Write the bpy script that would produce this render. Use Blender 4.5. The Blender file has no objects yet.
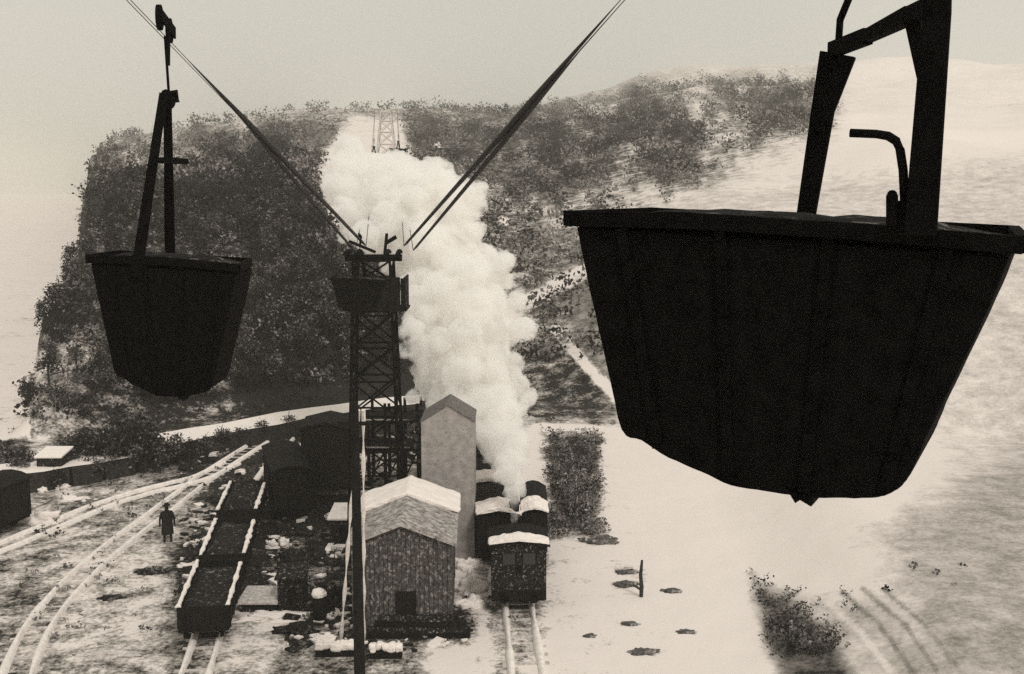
import bpy, bmesh, math, random
import numpy as np
from mathutils import Vector, Matrix, noise as mnoise
R = math.radians
random.seed(7); rng = np.random.default_rng(7)
sc = bpy.context.scene
# ---------------------------------------------------------------- camera, sky, sun, exposure
W, H, F, CAMZ, PITCH = 1024, 674, 1100.0, 17.0, math.atan(147/1100.0)
cam = bpy.data.cameras.new('camera'); camo = bpy.data.objects.new('camera', cam)
sc.collection.objects.link(camo); sc.camera = camo
camo.location = (0, 0, CAMZ); camo.rotation_euler = (R(90)-PITCH, 0, 0)
cam.sensor_width = 36; cam.lens = 36*F/W; cam.clip_start = .1; cam.clip_end = 9000

SUN_EL, SUN_AZ = 48.0, 150.0          # sun high behind the camera's right shoulder, behind thin cloud
world = bpy.data.worlds.new("World"); sc.world = world; world.use_nodes = True
nt = world.node_tree; nt.nodes.clear()
sky = nt.nodes.new('ShaderNodeTexSky'); sky.sky_type = 'NISHITA'; sky.sun_disc = False
sky.sun_elevation = R(SUN_EL); sky.sun_rotation = R(SUN_AZ); sky.dust_density = 4; sky.air_density = 1.5
bw = nt.nodes.new('ShaderNodeRGBToBW'); pw = nt.nodes.new('ShaderNodeMath'); pw.operation = 'POWER'; pw.inputs[1].default_value = .18
tcw = nt.nodes.new('ShaderNodeTexCoord'); nzw = nt.nodes.new('ShaderNodeTexNoise'); nzw.inputs['Scale'].default_value = 2.2; nzw.inputs['Detail'].default_value = 6
mrw = nt.nodes.new('ShaderNodeMapRange'); mrw.inputs[3].default_value = 1.02; mrw.inputs[4].default_value = 1.17
mul = nt.nodes.new('ShaderNodeMath'); mul.operation = 'MULTIPLY'
tint = nt.nodes.new('ShaderNodeMix'); tint.data_type = 'RGBA'; tint.blend_type = 'MULTIPLY'; tint.inputs[0].default_value = 1
tint.inputs[7].default_value = (1.0, .98, .875, 1)
bg = nt.nodes.new('ShaderNodeBackground'); wo = nt.nodes.new('ShaderNodeOutputWorld')
L = nt.links.new
L(sky.outputs[0], bw.inputs[0]); L(bw.outputs[0], pw.inputs[0]); L(tcw.outputs['Generated'], nzw.inputs['Vector'])
L(nzw.outputs[0], mrw.inputs[0]); L(pw.outputs[0], mul.inputs[0]); L(mrw.outputs[0], mul.inputs[1])
L(mul.outputs[0], tint.inputs[6]); L(tint.outputs[2], bg.inputs[0]); L(bg.outputs[0], wo.inputs[0])
bg.inputs[1].default_value = .15      # strength; exposure below brings the pale overcast up
sun = bpy.data.lights.new('sun', 'SUN'); suno = bpy.data.objects.new('sun', sun); sc.collection.objects.link(suno)
sun.energy = .5; sun.angle = R(12); sun.color = (1, .93, .88)
az = R(SUN_AZ); el = R(SUN_EL)
sdir = Vector((math.sin(az)*math.cos(el), math.cos(az)*math.cos(el), math.sin(el)))
suno.rotation_euler = (-sdir).to_track_quat('-Z', 'Y').to_euler(); suno.location = (20, -20, 60)
vs = sc.view_settings; vs.view_transform = 'Standard'; vs.look = 'None'; vs.gamma = 1; vs.use_curve_mapping = False
vs.exposure = 1.60
sc.cycles.use_denoising = False
sc.cycles.volume_bounces = 20; sc.cycles.max_bounces = 20; sc.cycles.diffuse_bounces = 3
sc.cycles.volume_step_rate = 2; sc.cycles.transparent_max_bounces = 16

# ---------------------------------------------------------------- placing helpers (where a line of sight meets the place)
cp, sp = math.cos(PITCH), math.sin(PITCH)
def ray(px, py):
    a, b = (px-W/2)/F, (H/2-py)/F
    return Vector((a, cp+b*sp, -sp+b*cp))
def P(px, py, Y):
    r = ray(px, py); t = Y/r.y
    return Vector((r.x*t, Y, CAMZ+r.z*t))
def G(px, py, z=0.0):
    r = ray(px, py); t = (z-CAMZ)/r.z
    return Vector((r.x*t, r.y*t, z))
def project(x, y, z):
    dz = z-CAMZ; dep = y*cp-dz*sp; up = y*sp+dz*cp
    dep = np.where(dep < .5, .5, dep)
    return W/2+F*x/dep, H/2-F*up/dep

def tag(o, label=None, cat=None, group=None, kind=None):
    if label: o['label'] = label
    if cat: o['category'] = cat
    if group: o['group'] = group
    if kind: o['kind'] = kind
    return o
def empty(name, loc, rz=0, **k):
    o = bpy.data.objects.new(name, None); sc.collection.objects.link(o)
    o.location = loc; o.rotation_euler = (0, 0, rz); o.empty_display_size = .3
    return tag(o, **k)
def children(o): return [c for c in bpy.data.objects if c.parent == o]
def copy_tree(o, parent=None):
    c = o.copy(); sc.collection.objects.link(c)
    if parent: c.parent = parent
    for ch in children(o): copy_tree(ch, c)
    return c

LUMPS = bpy.data.textures.new('snow_lumps', 'CLOUDS'); LUMPS.noise_scale = .35; LUMPS.noise_depth = 3
class MB:
    """collects boxes, tubes and prisms into one mesh"""
    def __init__(s): s.bm = bmesh.new()
    def box(s, c, size, M=None, jit=0):
        m = Matrix.Translation(c) @ (M.to_4x4() if M else Matrix()) @ Matrix.Diagonal((*size, 1))
        r = bmesh.ops.create_cube(s.bm, size=1, matrix=m)
        if jit:
            for v in r['verts']: v.co += Vector((random.uniform(-jit, jit) for _ in range(3)))
        return s
    def tube(s, a, b, r1, r2=None, n=8):
        a, b = Vector(a), Vector(b); d = b-a; r2 = r1 if r2 is None else r2
        q = d.to_track_quat('Z', 'Y').to_matrix().to_4x4()
        bmesh.ops.create_cone(s.bm, cap_ends=True, segments=n, radius1=r1, radius2=r2, depth=d.length, matrix=Matrix.Translation((a+b)/2) @ q)
        return s
    def path(s, pts, r, n=8):
        pts = [Vector(p) for p in pts]; rs = r if isinstance(r, (list, tuple)) else [r]*len(pts); rings = []
        for i, p in enumerate(pts):
            d = (pts[min(i+1, len(pts)-1)]-pts[max(i-1, 0)]).normalized()
            up = Vector((0, 0, 1)) if abs(d.z) < .9 else Vector((0, 1, 0))
            u = d.cross(up).normalized(); v = u.cross(d)
            rings.append([s.bm.verts.new(p+rs[i]*(math.cos(t)*u+math.sin(t)*v)) for t in [2*math.pi*k/n for k in range(n)]])
        for A, B in zip(rings, rings[1:]):
            for k in range(n): s.bm.faces.new((A[k], A[(k+1) % n], B[(k+1) % n], B[k]))
        s.bm.faces.new(rings[0][::-1]); s.bm.faces.new(rings[-1])
        return s
    def bar(s, a, b, w, t, side=Vector((1, 0, 0)), w2=None):
        """flat bar from a to b: w along side, t across"""
        a, b = Vector(a), Vector(b); d = (b-a).normalized(); side = Vector(side)
        u = (side-d*side.dot(d)).normalized(); v = d.cross(u); w2 = w if w2 is None else w2
        A = [s.bm.verts.new(a+u*x*w/2+v*y*t/2) for x, y in ((-1, -1), (1, -1), (1, 1), (-1, 1))]
        B = [s.bm.verts.new(b+u*x*w2/2+v*y*t/2) for x, y in ((-1, -1), (1, -1), (1, 1), (-1, 1))]
        for k in range(4): s.bm.faces.new((A[k], A[(k+1) % 4], B[(k+1) % 4], B[k]))
        s.bm.faces.new(A[::-1]); s.bm.faces.new(B)
        return s
    def prism(s, A, B):
        A = [s.bm.verts.new(p) for p in A]; B = [s.bm.verts.new(p) for p in B]; n = len(A)
        s.bm.faces.new(A[::-1]); s.bm.faces.new(B)
        for k in range(n): s.bm.faces.new((A[k], A[(k+1) % n], B[(k+1) % n], B[k]))
        return s
    def build(s, name, mat, parent=None, smooth=False, bevel=0, off=None, loc=None):
        if off is not None: bmesh.ops.translate(s.bm, verts=s.bm.verts, vec=-Vector(off))
        bmesh.ops.recalc_face_normals(s.bm, faces=s.bm.faces)
        if smooth:
            for f in s.bm.faces: f.smooth = True
        me = bpy.data.meshes.new(name); s.bm.to_mesh(me); s.bm.free()
        me.materials.append(mat)
        o = bpy.data.objects.new(name, me); sc.collection.objects.link(o)
        if parent: o.parent = parent
        if loc is not None: o.location = loc
        if bevel:
            b = o.modifiers.new('bevel', 'BEVEL'); b.width = bevel; b.segments = 2; b.limit_method = 'ANGLE'
        if name in ('snow_cap', 'snow_rim', 'snow_strip'):
            m_ = o.modifiers.new('fine', 'SUBSURF'); m_.subdivision_type = 'SIMPLE'; m_.levels = m_.render_levels = 3
            d_ = o.modifiers.new('lumps', 'DISPLACE'); d_.texture = LUMPS; d_.texture_coords = 'GLOBAL'; d_.strength = .16 if name == 'snow_cap' else .05; d_.mid_level = .45
        return o

# ---------------------------------------------------------------- materials
TINT = (1.0, .925, .875)
def mat(name, base, vary=.35, scale=3.0, rough=.85, bump=.3, spots=None, metal=0, stretch=(1, 1, 1), spec=.3):
    m = bpy.data.materials.new(name); m.use_nodes = True; n = m.node_tree; b = n.nodes['Principled BSDF']
    tc = n.nodes.new('ShaderNodeTexCoord'); mp = n.nodes.new('ShaderNodeMapping'); mp.inputs['Scale'].default_value = stretch
    nz = n.nodes.new('ShaderNodeTexNoise'); nz.inputs['Scale'].default_value = scale; nz.inputs['Detail'].default_value = 8; nz.inputs['Roughness'].default_value = .7
    rp = n.nodes.new('ShaderNodeValToRGB'); e = rp.color_ramp.elements
    lo, hi = base*(1-vary), base*(1+vary)
    e[0].position = .36; e[0].color = (*[lo*t for t in TINT], 1); e[1].position = .64; e[1].color = (*[min(.95, hi*t) for t in TINT], 1)
    k = n.links.new
    k(tc.outputs['Object'], mp.inputs[0]); k(mp.outputs[0], nz.inputs['Vector']); k(nz.outputs[0], rp.inputs[0])
    out = rp.outputs[0]
    if spots:      # (value, threshold, scale): worn or snow flecked patches
        n2 = n.nodes.new('ShaderNodeTexNoise'); n2.inputs['Scale'].default_value = spots[2]; n2.inputs['Detail'].default_value = 6; n2.inputs['Roughness'].default_value = .75
        mr = n.nodes.new('ShaderNodeMapRange'); mr.inputs[1].default_value = spots[1]; mr.inputs[2].default_value = spots[1]+.08
        mx = n.nodes.new('ShaderNodeMix'); mx.data_type = 'RGBA'; mx.inputs[7].default_value = (*[spots[0]*t for t in TINT], 1)
        k(mp.outputs[0], n2.inputs['Vector']); k(n2.outputs[0], mr.inputs[0]); k(mr.outputs[0], mx.inputs[0]); k(out, mx.inputs[6]); out = mx.outputs[2]
    k(out, b.inputs['Base Color'])
    bp = n.nodes.new('ShaderNodeBump'); bp.inputs['Strength'].default_value = bump; bp.inputs['Distance'].default_value = .05
    k(nz.outputs[0], bp.inputs['Height']); k(bp.outputs[0], b.inputs['Normal'])
    b.inputs['Roughness'].default_value = rough; b.inputs['Metallic'].default_value = metal; b.inputs['Specular IOR Level'].default_value = spec
    return m
M = dict(
    iron=mat('black_steel', .005, .4, 9, .9, .15, spec=.03),
    cinder=mat('cinder', .1, .6, 6, .9, .8, spots=(.5, .56, 4)), coal=mat('coal', .016, .5, 14, .9, .8, spots=(.2, .56, 5), spec=.1),
    rope=mat('greased_rope', .012, .3, 30, .6, .2, spec=.15),
    dark=mat('tarred_timber', .01, .5, 6, .9, .5, stretch=(1, 1, .25), spec=.1),
    darksnow=mat('tarred_timber_flecked', .014, .5, 6, .9, .5, spots=(.3, .56, 8), spec=.1),
    board=mat('weathered_board', .055, .7, 7, .9, .8, spots=(.28, .53, 5), stretch=(1.5, 1.5, 1.1)),
    roof=mat('felt_roof', .34, .6, 3.5, .9, .7, spots=(.09, .54, 5)),
    greyroof=mat('slate_roof', .14, .4, 6, .9, .4), plaster=mat('plaster', .36, .3, 3, .9, .5, spots=(.2, .54, 6)),
    snow=mat('snow', .86, .05, 4, .7, .6),
    dirtysnow=mat('dirty_snow', .55, .35, 6, .8, .6),
    railtop=mat('frosted_rail', .84, .15, 4, .6, .3),
    stone=mat('wall_stone', .025, .7, 4, .9, .8, spots=(.3, .66, 2)),
    bark=mat('bark', .03, .4, 8, .9, .6),
    leafdark=mat('dark_foliage', .02, .6, 1.3, .9, 0, spec=.1),
    leafmid=mat('grey_foliage', .11, .7, .9, .9, 0, spec=.1),
    leafpale=mat('frosted_foliage', .25, .6, .9, .9, 0, spec=.1),
    pale=mat('galvanised_steel', .62, .15, 8, .6, .1),
    glass=mat('dull_glass', .02, .2, 3, .2, .05, spec=.5),
    cloth=mat('dark_wool', .018, .3, 30, .95, .2, spec=.05),
    skin=mat('skin', .3, .1, 10, .6, .1),
)

# ---------------------------------------------------------------- terrain
def vnoise(x, y, s, seed=0):
    x = np.asarray(x)/s+seed*17.3; y = np.asarray(y)/s-seed*9.1
    xi, yi = np.floor(x), np.floor(y); fx, fy = x-xi, y-yi
    fx, fy = fx*fx*(3-2*fx), fy*fy*(3-2*fy)
    def h(a, b):
        v = np.sin(a*127.1+b*311.7+seed*74.7)*43758.5453
        return v-np.floor(v)
    return (h(xi, yi)*(1-fx)+h(xi+1, yi)*fx)*(1-fy)+(h(xi, yi+1)*(1-fx)+h(xi+1, yi+1)*fx)*fy
def fbm(x, y, s, seed=0, o=4):
    t = 0; a = .5
    for i in range(o): t = t+a*vnoise(x, y, s/2**i, seed+i); a *= .5
    return t/(1-.5**o)
def sm(a, b, v):
    t = np.clip((v-a)/(b-a), 0, 1); return t*t*(3-2*t)
def hgt(x, y):
    x = np.asarray(x, float); y = np.asarray(y, float)
    yf = np.interp(x, [-60, -33, -9, 0, 10, 60], [64, 74, 95, 90, 82, 66])
    s = np.clip(y-yf, 0, 1000); th = x/np.maximum(y, 1)
    a = sm(-.16, .05, th)
    left = 15*(1-np.exp(-s/34))+(.040+.022*sm(-.36, -.14, th))*s
    right = 14*(1-np.exp(-s/75))+(.088+.034*sm(0, .2, th))*s
    h = left*(1-a)+right*a
    h = h+(fbm(x, y, 60, 3)-.5)*np.clip(s*.12, 0, 14)+(fbm(x, y, 260, 8)-.5)*np.clip(s*.06, 0, 40)
    thb = np.interp(y, [60, 75, 90, 105, 130, 200, 1000], [-.462, -.454, -.432, -.402, -.376, -.37, -.36])
    m = sm(-.014, .016, th-thb+(fbm(x, y, 12, 5)-.5)*.07+(fbm(x, y, 3, 6)-.5)*.012)
    h = h*np.where(y > 40, m, 1)
    # low bank at the right of the yard
    h = h+1.6*sm(10, 17, x-(y-40)*.05)*sm(75, 50, y)*sm(5, 25, y)
    h = h+(fbm(x, y, 5, 9)-.5)*.22*sm(6, 16, np.abs(x+8))+(fbm(x, y, .9, 2, 2)-.5)*.05
    return np.where(y < 0, h*0, h)

def poly_mask(px, py, poly, soft):
    poly = np.array(poly, float); n = len(poly); ins = np.zeros(px.shape, bool); dist = np.full(px.shape, 1e9)
    for i in range(n):
        x1, y1 = poly[i]; x2, y2 = poly[(i+1) % n]
        c = ((y1 > py) != (y2 > py)) & (px < (x2-x1)*(py-y1)/((y2-y1) or 1e-9)+x1); ins ^= c
        dx, dy = x2-x1, y2-y1; t = np.clip(((px-x1)*dx+(py-y1)*dy)/(dx*dx+dy*dy+1e-9), 0, 1)
        dist = np.minimum(dist, np.hypot(px-x1-t*dx, py-y1-t*dy))
    sd = np.where(ins, dist, -dist)
    return sm(-soft, soft, sd)
# bare ground, brush and soot by region, plus painted haze and hill shade (0 = clean snow, 1 = bare)
COVER = [
    ([(-50, 0), (1100, 0), (1100, 120), (-50, 120)], 15, .2),  # far snow greyed so the crest melts into the sky, haze put into colour
    ([(-50, 130), (340, 118), (420, 420), (330, 420), (200, 432), (-80, 478)], 15, .76),
    ([(200, 190), (300, 200), (345, 260), (420, 300), (425, 480), (250, 425), (215, 380), (250, 280)], 22, 1.1), ([(60, 120), (200, 110), (180, 165), (90, 185)], 18, .5),  # dark wood, blackened further as painted shade on the hill's shadow side; top-left thinned
    ([(20, 330), (90, 330), (130, 400), (200, 410), (120, 430), (20, 440)], 15, .5),
    ([(300, 112), (430, 100), (560, 88), (700, 78), (830, 76), (830, 130), (690, 190), (600, 200), (560, 235), (520, 300), (480, 250), (440, 190), (380, 150)], 26, .58), ([(400, 140), (480, 125), (640, 112), (700, 130), (690, 180), (600, 185), (520, 200), (440, 180)], 14, .76),
    ([(440, 180), (600, 190), (660, 200), (620, 430), (560, 430), (520, 300)], 14, .54),
    ([(505, 345), (560, 335), (618, 410), (600, 428), (520, 428)], 5, .7),
    ([(620, 190), (1100, 140), (1100, 440), (620, 440)], 30, .30),  # even grey blending the right slope into the pale sky, painted haze
    ([(322, 150), (350, 120), (400, 120), (412, 165), (440, 195), (480, 185), (470, 240), (350, 240), (318, 190)], 8, .04),
    ([(0, 470), (420, 430), (430, 700), (-80, 720), (-80, 480)], 10, .5),
    ([(165, 470), (300, 425), (350, 480), (350, 600), (250, 640), (165, 620), (170, 560), (220, 510)], 16, .84),
    ([(270, 540), (350, 520), (475, 600), (470, 645), (270, 640)], 10, .74),
    ([(60, 560), (150, 540), (180, 600), (160, 674), (60, 674)], 20, .3),
    ([(225, 600), (300, 600), (270, 670), (230, 674)], 9, .25),
    ([(448, 545), (492, 545), (490, 612), (448, 606)], 5, .04),
    ([(470, 440), (500, 440), (555, 560), (555, 620), (500, 700), (480, 600)], 8, .45),
    ([(540, 425), (650, 425), (760, 600), (790, 700), (545, 700), (548, 560)], 12, .02),
    ([(543, 434), (602, 434), (600, 536), (548, 540)], 9, .7),
    ([(748, 578), (795, 598), (835, 635), (885, 720), (785, 720)], 18, .66),
    ([(800, 590), (880, 600), (960, 700), (880, 700)], 18, .34),
    ([(870, 540), (960, 460), (1060, 420), (1060, 700), (930, 690)], 45, .43),
    ([(610, 560), (650, 565), (645, 590), (612, 590)], 4, .3),
]
LINES = [([(515, 307), (560, 284), (610, 259)], 6.5), ([(556, 330), (590, 370), (622, 402)], 4.5), ([(535, 427), (580, 427), (622, 432), (660, 450)], 3),
         ([(534, 430), (536, 540)], 4)]
RUTS = [([(842, 592), (880, 625), (925, 690)], 3, .5), ([(862, 588), (905, 625), (950, 690)], 3, .46), ([(824, 598), (862, 634), (905, 690)], 4, .22), ([(884, 590), (925, 625), (975, 690)], 2.5, .46)]
def cover(px, py):
    c = np.full(px.shape, .06)
    jx = (fbm(px, py, 18, 31)-.5)*14; jy = (fbm(px, py, 18, 41)-.5)*10
    qx, qy = px+jx, py+jy
    for poly, soft, val in COVER:
        m = poly_mask(qx, qy, poly, soft); c = c*(1-m)+val*m
    hill = poly_mask(px, py, [(-50, 118), (340, 118), (425, 300), (420, 400), (200, 425), (-50, 478)], 12)
    c = c+hill*((fbm(px, py, 46, 77)-.5)*.9+(fbm(px, py, 16, 79)-.5)*.5)
    wood = poly_mask(px, py, [(400, 90), (830, 70), (830, 135), (690, 190), (610, 215), (540, 225), (440, 190)], 15)
    c = c+wood*((fbm(px, py, 40, 87)-.5)*.7+(fbm(px, py, 9, 89)-.5)*.6)
    c = np.clip(c, 0, 1.15)
    for pts, w in LINES:
        d = np.full(px.shape, 1e9)
        for (x1, y1), (x2, y2) in zip(pts, pts[1:]):
            dx, dy = x2-x1, y2-y1; t = np.clip(((px-x1)*dx+(py-y1)*dy)/(dx*dx+dy*dy), 0, 1)
            d = np.minimum(d, np.hypot(px-x1-t*dx, py-y1-t*dy))
        c = c*sm(w*.7, w*1.5, d)
    for pts, w, val in RUTS:
        d = np.full(px.shape, 1e9)
        for (x1, y1), (x2, y2) in zip(pts, pts[1:]):
            dx, dy = x2-x1, y2-y1; t = np.clip(((px-x1)*dx+(py-y1)*dy)/(dx*dx+dy*dy), 0, 1)
            d = np.minimum(d, np.hypot(px-x1-t*dx, py-y1-t*dy))
        c = c+(val-c)*(1-sm(w*.3, w*1.4, d))
    return np.where(px < np.interp(py, [120, 200, 230, 330, 450], [55, 50, 15, -15, -30]), .05, c)

def terrain():
    th = np.concatenate([np.linspace(-180, -36, 50)[:-1], np.linspace(-36, 36, 560), np.linspace(36, 180, 50)[1:-1]])
    th = np.radians(th); r = np.concatenate([[3, 8, 15, 22], np.geomspace(28, 1400, 420), [1800, 2500, 3500, 5000]])
    T, Rr = np.meshgrid(th, r); X = Rr*np.sin(T); Y = Rr*np.cos(T); Z = hgt(X, Y)
    nr, nth = X.shape
    v = np.stack([X, Y, Z], -1).reshape(-1, 3)
    px, py = project(X, Y, Z); C = cover(px, py); C = np.where((Z < 1.2) & (((Y > 74) & (X < -.447*Y)) | ((Y > 92) & (X < -.34*Y))), .06, C); C = np.where(Y < 12, .3, C).reshape(-1)
    S = (np.clip(poly_mask(px, py, [(600, 60), (1300, -60), (1300, 900), (770, 900), (640, 560), (625, 430), (560, 300), (590, 190)], 35)-poly_mask(px, py, [(300, 90), (840, 60), (840, 130), (690, 190), (560, 240), (300, 260)], 20), 0, 1)).reshape(-1); S = np.append(S, 0)
    v = np.vstack([v, [[0, 0, 0]]]); C = np.append(C, .3)
    i = np.arange(nr-1)[:, None]*nth; j = np.arange(nth)[None, :]; j2 = (j+1) % nth
    q = np.stack([i+j, i+j2, i+nth+j2, i+nth+j], -1).reshape(-1, 4)[:, ::-1]
    faces = q.tolist()+[[len(v)-1, (k+1) % nth, k] for k in range(nth)]
    me = bpy.data.meshes.new('ground'); me.from_pydata(v.tolist(), [], faces)
    at = me.attributes.new('cover', 'FLOAT', 'POINT'); at.data.foreach_set('value', C.astype(np.float32))
    at = me.attributes.new('soft', 'FLOAT', 'POINT'); at.data.foreach_set('value', S.astype(np.float32))
    me.polygons.foreach_set('use_smooth', [True]*len(me.polygons))
    bm = bmesh.new(); bm.from_mesh(me); bmesh.ops.recalc_face_normals(bm, faces=bm.faces)
    if sum(f.normal.z for f in list(bm.faces)[:500]) < 0: bmesh.ops.reverse_faces(bm, faces=bm.faces)
    bm.to_mesh(me); bm.free()
    o = bpy.data.objects.new('ground', me); sc.collection.objects.link(o); tag(o, kind='structure', label='snow covered valley floor and hillsides with soot and bare brush')
    m = bpy.data.materials.new('snowy_ground'); m.use_nodes = True; n = m.node_tree; b = n.nodes['Principled BSDF']; k = n.links.new
    a = n.nodes.new('ShaderNodeAttribute'); a.attribute_name = 'cover'
    tc = n.nodes.new('ShaderNodeTexCoord')
    def nz(s, d=5, r=.65):
        x = n.nodes.new('ShaderNodeTexNoise'); x.inputs['Scale'].default_value = s; x.inputs['Detail'].default_value = d; x.inputs['Roughness'].default_value = r
        k(tc.outputs['Object'], x.inputs['Vector']); return x.outputs[0]
    def mth(op, p, q_):
        x = n.nodes.new('ShaderNodeMath'); x.operation = op
        for s_, w_ in ((0, p), (1, q_)):
            if isinstance(w_, (int, float)): x.inputs[s_].default_value = w_
            else: k(w_, x.inputs[s_])
        return x.outputs[0]
    n1, n2, n3 = nz(.7, 7, .7), nz(4.5, 4, .7), nz(.12, 3)
    s1 = mth('ADD', mth('MULTIPLY', n1, .5), mth('ADD', mth('MULTIPLY', n2, .32), mth('MULTIPLY', n3, .18)))
    # patchy cover: bare where noise < cover (noise stretched about its mean)
    a2 = n.nodes.new('ShaderNodeAttribute'); a2.attribute_name = 'soft'
    st = mth('ADD', mth('MULTIPLY', mth('SUBTRACT', s1, .5), mth('SUBTRACT', 3.6, mth('MULTIPLY', a2.outputs['Fac'], 2.5))), .5)
    df = mth('SUBTRACT', a.outputs['Fac'], st)
    mr = n.nodes.new('ShaderNodeMapRange'); mr.inputs[1].default_value = -.30; mr.inputs[2].default_value = .22; k(df, mr.inputs[0])
    rp = n.nodes.new('ShaderNodeValToRGB'); e = rp.color_ramp.elements
    e[0].position = 0; e[0].color = (.80, .735, .695, 1); e[1].position = 1; e[1].color = (.018, .0165, .0145, 1)
    x = e.new(.55); x.color = (.30, .275, .25, 1)
    k(mr.outputs[0], rp.inputs[0]); k(rp.outputs[0], b.inputs['Base Color'])
    bp = n.nodes.new('ShaderNodeBump'); bp.inputs['Strength'].default_value = .5; bp.inputs['Distance'].default_value = .12; k(s1, bp.inputs['Height']); k(bp.outputs[0], b.inputs['Normal'])
    b.inputs['Roughness'].default_value = .9; b.inputs['Specular IOR Level'].default_value = .15
    me.materials.append(m)
    return o
terrain()

def ribbon(pts, w, z, name, m, off=0):
    bm = bmesh.new(); rows = []
    for i, p in enumerate(pts):
        d = (pts[min(i+1, len(pts)-1)]-pts[max(i-1, 0)]); d.z = 0; d.normalize(); nn = Vector((-d.y, d.x, 0))
        wl = w/2*(1+.12*math.sin(i*1.7)); wr = w/2*(1+.12*math.cos(i*2.3))
        rows.append([bm.verts.new((*(p+nn*s).xy, z)) for s in (-wr, -.3*wr, .3*wl, wl)])
    for A, B in zip(rows, rows[1:]):
        for k in range(3): bm.faces.new((A[k], A[k+1], B[k+1], B[k]))
    bmesh.ops.recalc_face_normals(bm, faces=bm.faces)
    me = bpy.data.meshes.new(name); bm.to_mesh(me); bm.free(); me.materials.append(m)
    o = bpy.data.objects.new(name, me); sc.collection.objects.link(o); return o
def spline(pts, step=1.0):
    pts = [Vector(p) for p in pts]; P_ = [2*pts[0]-pts[1]]+pts+[2*pts[-1]-pts[-2]]; out = []
    for i in range(1, len(P_)-2):
        n = max(2, int((P_[i+1]-P_[i]).length/step))
        for k in range(n):
            t = k/n; a, b, c, d = P_[i-1:i+3]
            out.append(.5*((2*b)+(c-a)*t+(2*a-5*b+4*c-d)*t*t+(3*b-a-3*c+d)*t**3))
    return out+[pts[-1]]

# ---------------------------------------------------------------- terrace road and its retaining walls
road_pts = spline([G(*q, 1.15) for q in ((-60, 482), (10, 469), (62, 462), (120, 452), (170, 438), (235, 426), (320, 411), (398, 401), (440, 397))], 2)
# keep the road clear of the hillside
o = ribbon(road_pts, 3.2, 1.15, 'road', M['snow']); tag(o, kind='structure', label='snow covered terrace road at the foot of the wooded hill')
def terrace_wall(a, b, label):
    pts = road_pts[a:b]; mb = MB(); 
    for p, q in zip(pts, pts[1:]):
        d = (q-p).normalized(); nn = Vector((-d.y, d.x, 0)); 
        p1, q1 = p-nn*1.75, q-nn*1.75
        hh = 1.12+random.uniform(-.05, .0)
        for (u, v) in ((p1, q1),):
            mb.prism([(u.x, u.y, -.1), (u.x, u.y, hh), (u.x+nn.x*3.4, u.y+nn.y*3.4, hh), (u.x+nn.x*3.4, u.y+nn.y*3.4, -.1)],
                     [(v.x, v.y, -.1), (v.x, v.y, hh), (v.x+nn.x*3.4, v.y+nn.y*3.4, hh), (v.x+nn.x*3.4, v.y+nn.y*3.4, -.1)])
    loc = pts[len(pts)//2].copy(); loc.z = 0
    o = mb.build('retaining_wall', M['stone'], off=loc, loc=loc); tag(o, label, 'retaining wall'); return o
nr_ = len(road_pts)
terrace_wall(0, nr_, 'dark rough stone retaining wall holding up the snowy terrace road')

# ---------------------------------------------------------------- railway tracks
TRACKS = []
def track(pts, gauge, label, sleepers=True):
    c = spline(pts, .8); TRACKS.append(np.array([(p.x, p.y) for p in c])); root_loc = c[len(c)//2].copy(); root_loc.z = 0
    root = empty('railway_track', root_loc, label=label, cat='railway track')
    for sgn in (-1, 1):
        mb = MB(); prev = None
        line = []
        for i, p in enumerate(c):
            d = (c[min(i+1, len(c)-1)]-c[max(i-1, 0)]); d.z = 0; d.normalize(); nn = Vector((-d.y, d.x, 0))
            q = p+nn*sgn*gauge/2; z = float(hgt(q.x, q.y)) if q.y > 20 else 0
            line.append((Vector((q.x, q.y, max(z, 0))), nn))
        rows = []
        for i, (p, nn) in enumerate(line):
            w = .1+.03*math.sin(i*.9+sgn)+random.uniform(-.02, .03)
            prof = [(-w-.05, -.1), (-w, .12), (-.04, .2), (.04, .2), (w, .12), (w+.05, -.1)]
            rows.append([mb.bm.verts.new(p+nn*a+Vector((0, 0, b))) for a, b in prof])
        for A, B in zip(rows, rows[1:]):
            for k in range(5): mb.bm.faces.new((A[k], A[k+1], B[k+1], B[k]))
        mb.build('rail', M['railtop'], root, smooth=True, off=root_loc)
    mb = MB()
    for i in range(0, len(c)-1):
        p = c[i]; d = (c[i+1]-p); d.z = 0; d.normalize()
        z = max(0, float(hgt(p.x, p.y))) if p.y > 20 else 0
        mb.box((p.x, p.y, z-.02+random.uniform(-.05, .015)), (.2, gauge+.6, .1), Matrix.Rotation(math.atan2(d.y, d.x)+random.uniform(-.04, .04), 3, 'Z'))
    mb.build('sleepers', M['dirtysnow'], root, off=root_loc)
    return root
avg = lambda a, b: G((a[0]+b[0])/2, (a[1]+b[1])/2)
LR = [(4, 670), (26, 624), (57, 589), (105, 546), (161, 506), (205, 474), (253, 443), (279, 428), (325, 420), (380, 414)]
RR = [(33, 672), (50, 633), (78, 594), (118, 554), (168, 514), (208, 482), (258, 449), (288, 432), (330, 423), (382, 417)]
mainc = [G(-10, 760)]+[avg(a, b) for a, b in zip(LR, RR)]
track(mainc, 1.0, 'long curved railway track sweeping from the lower left past the standing figure')
track([G(-70, 575), G(0, 549), G(45, 530), G(96, 509), G(146, 493), G(196, 481), G(232, 464)], 1.0, 'branch railway track running from the left edge into the curved track')
track([G(175, 730), G(204, 648), G(228, 570), G(250, 510), G(272, 468), G(300, 440)], .95, 'straight siding track underneath the row of open coal wagons')
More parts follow.
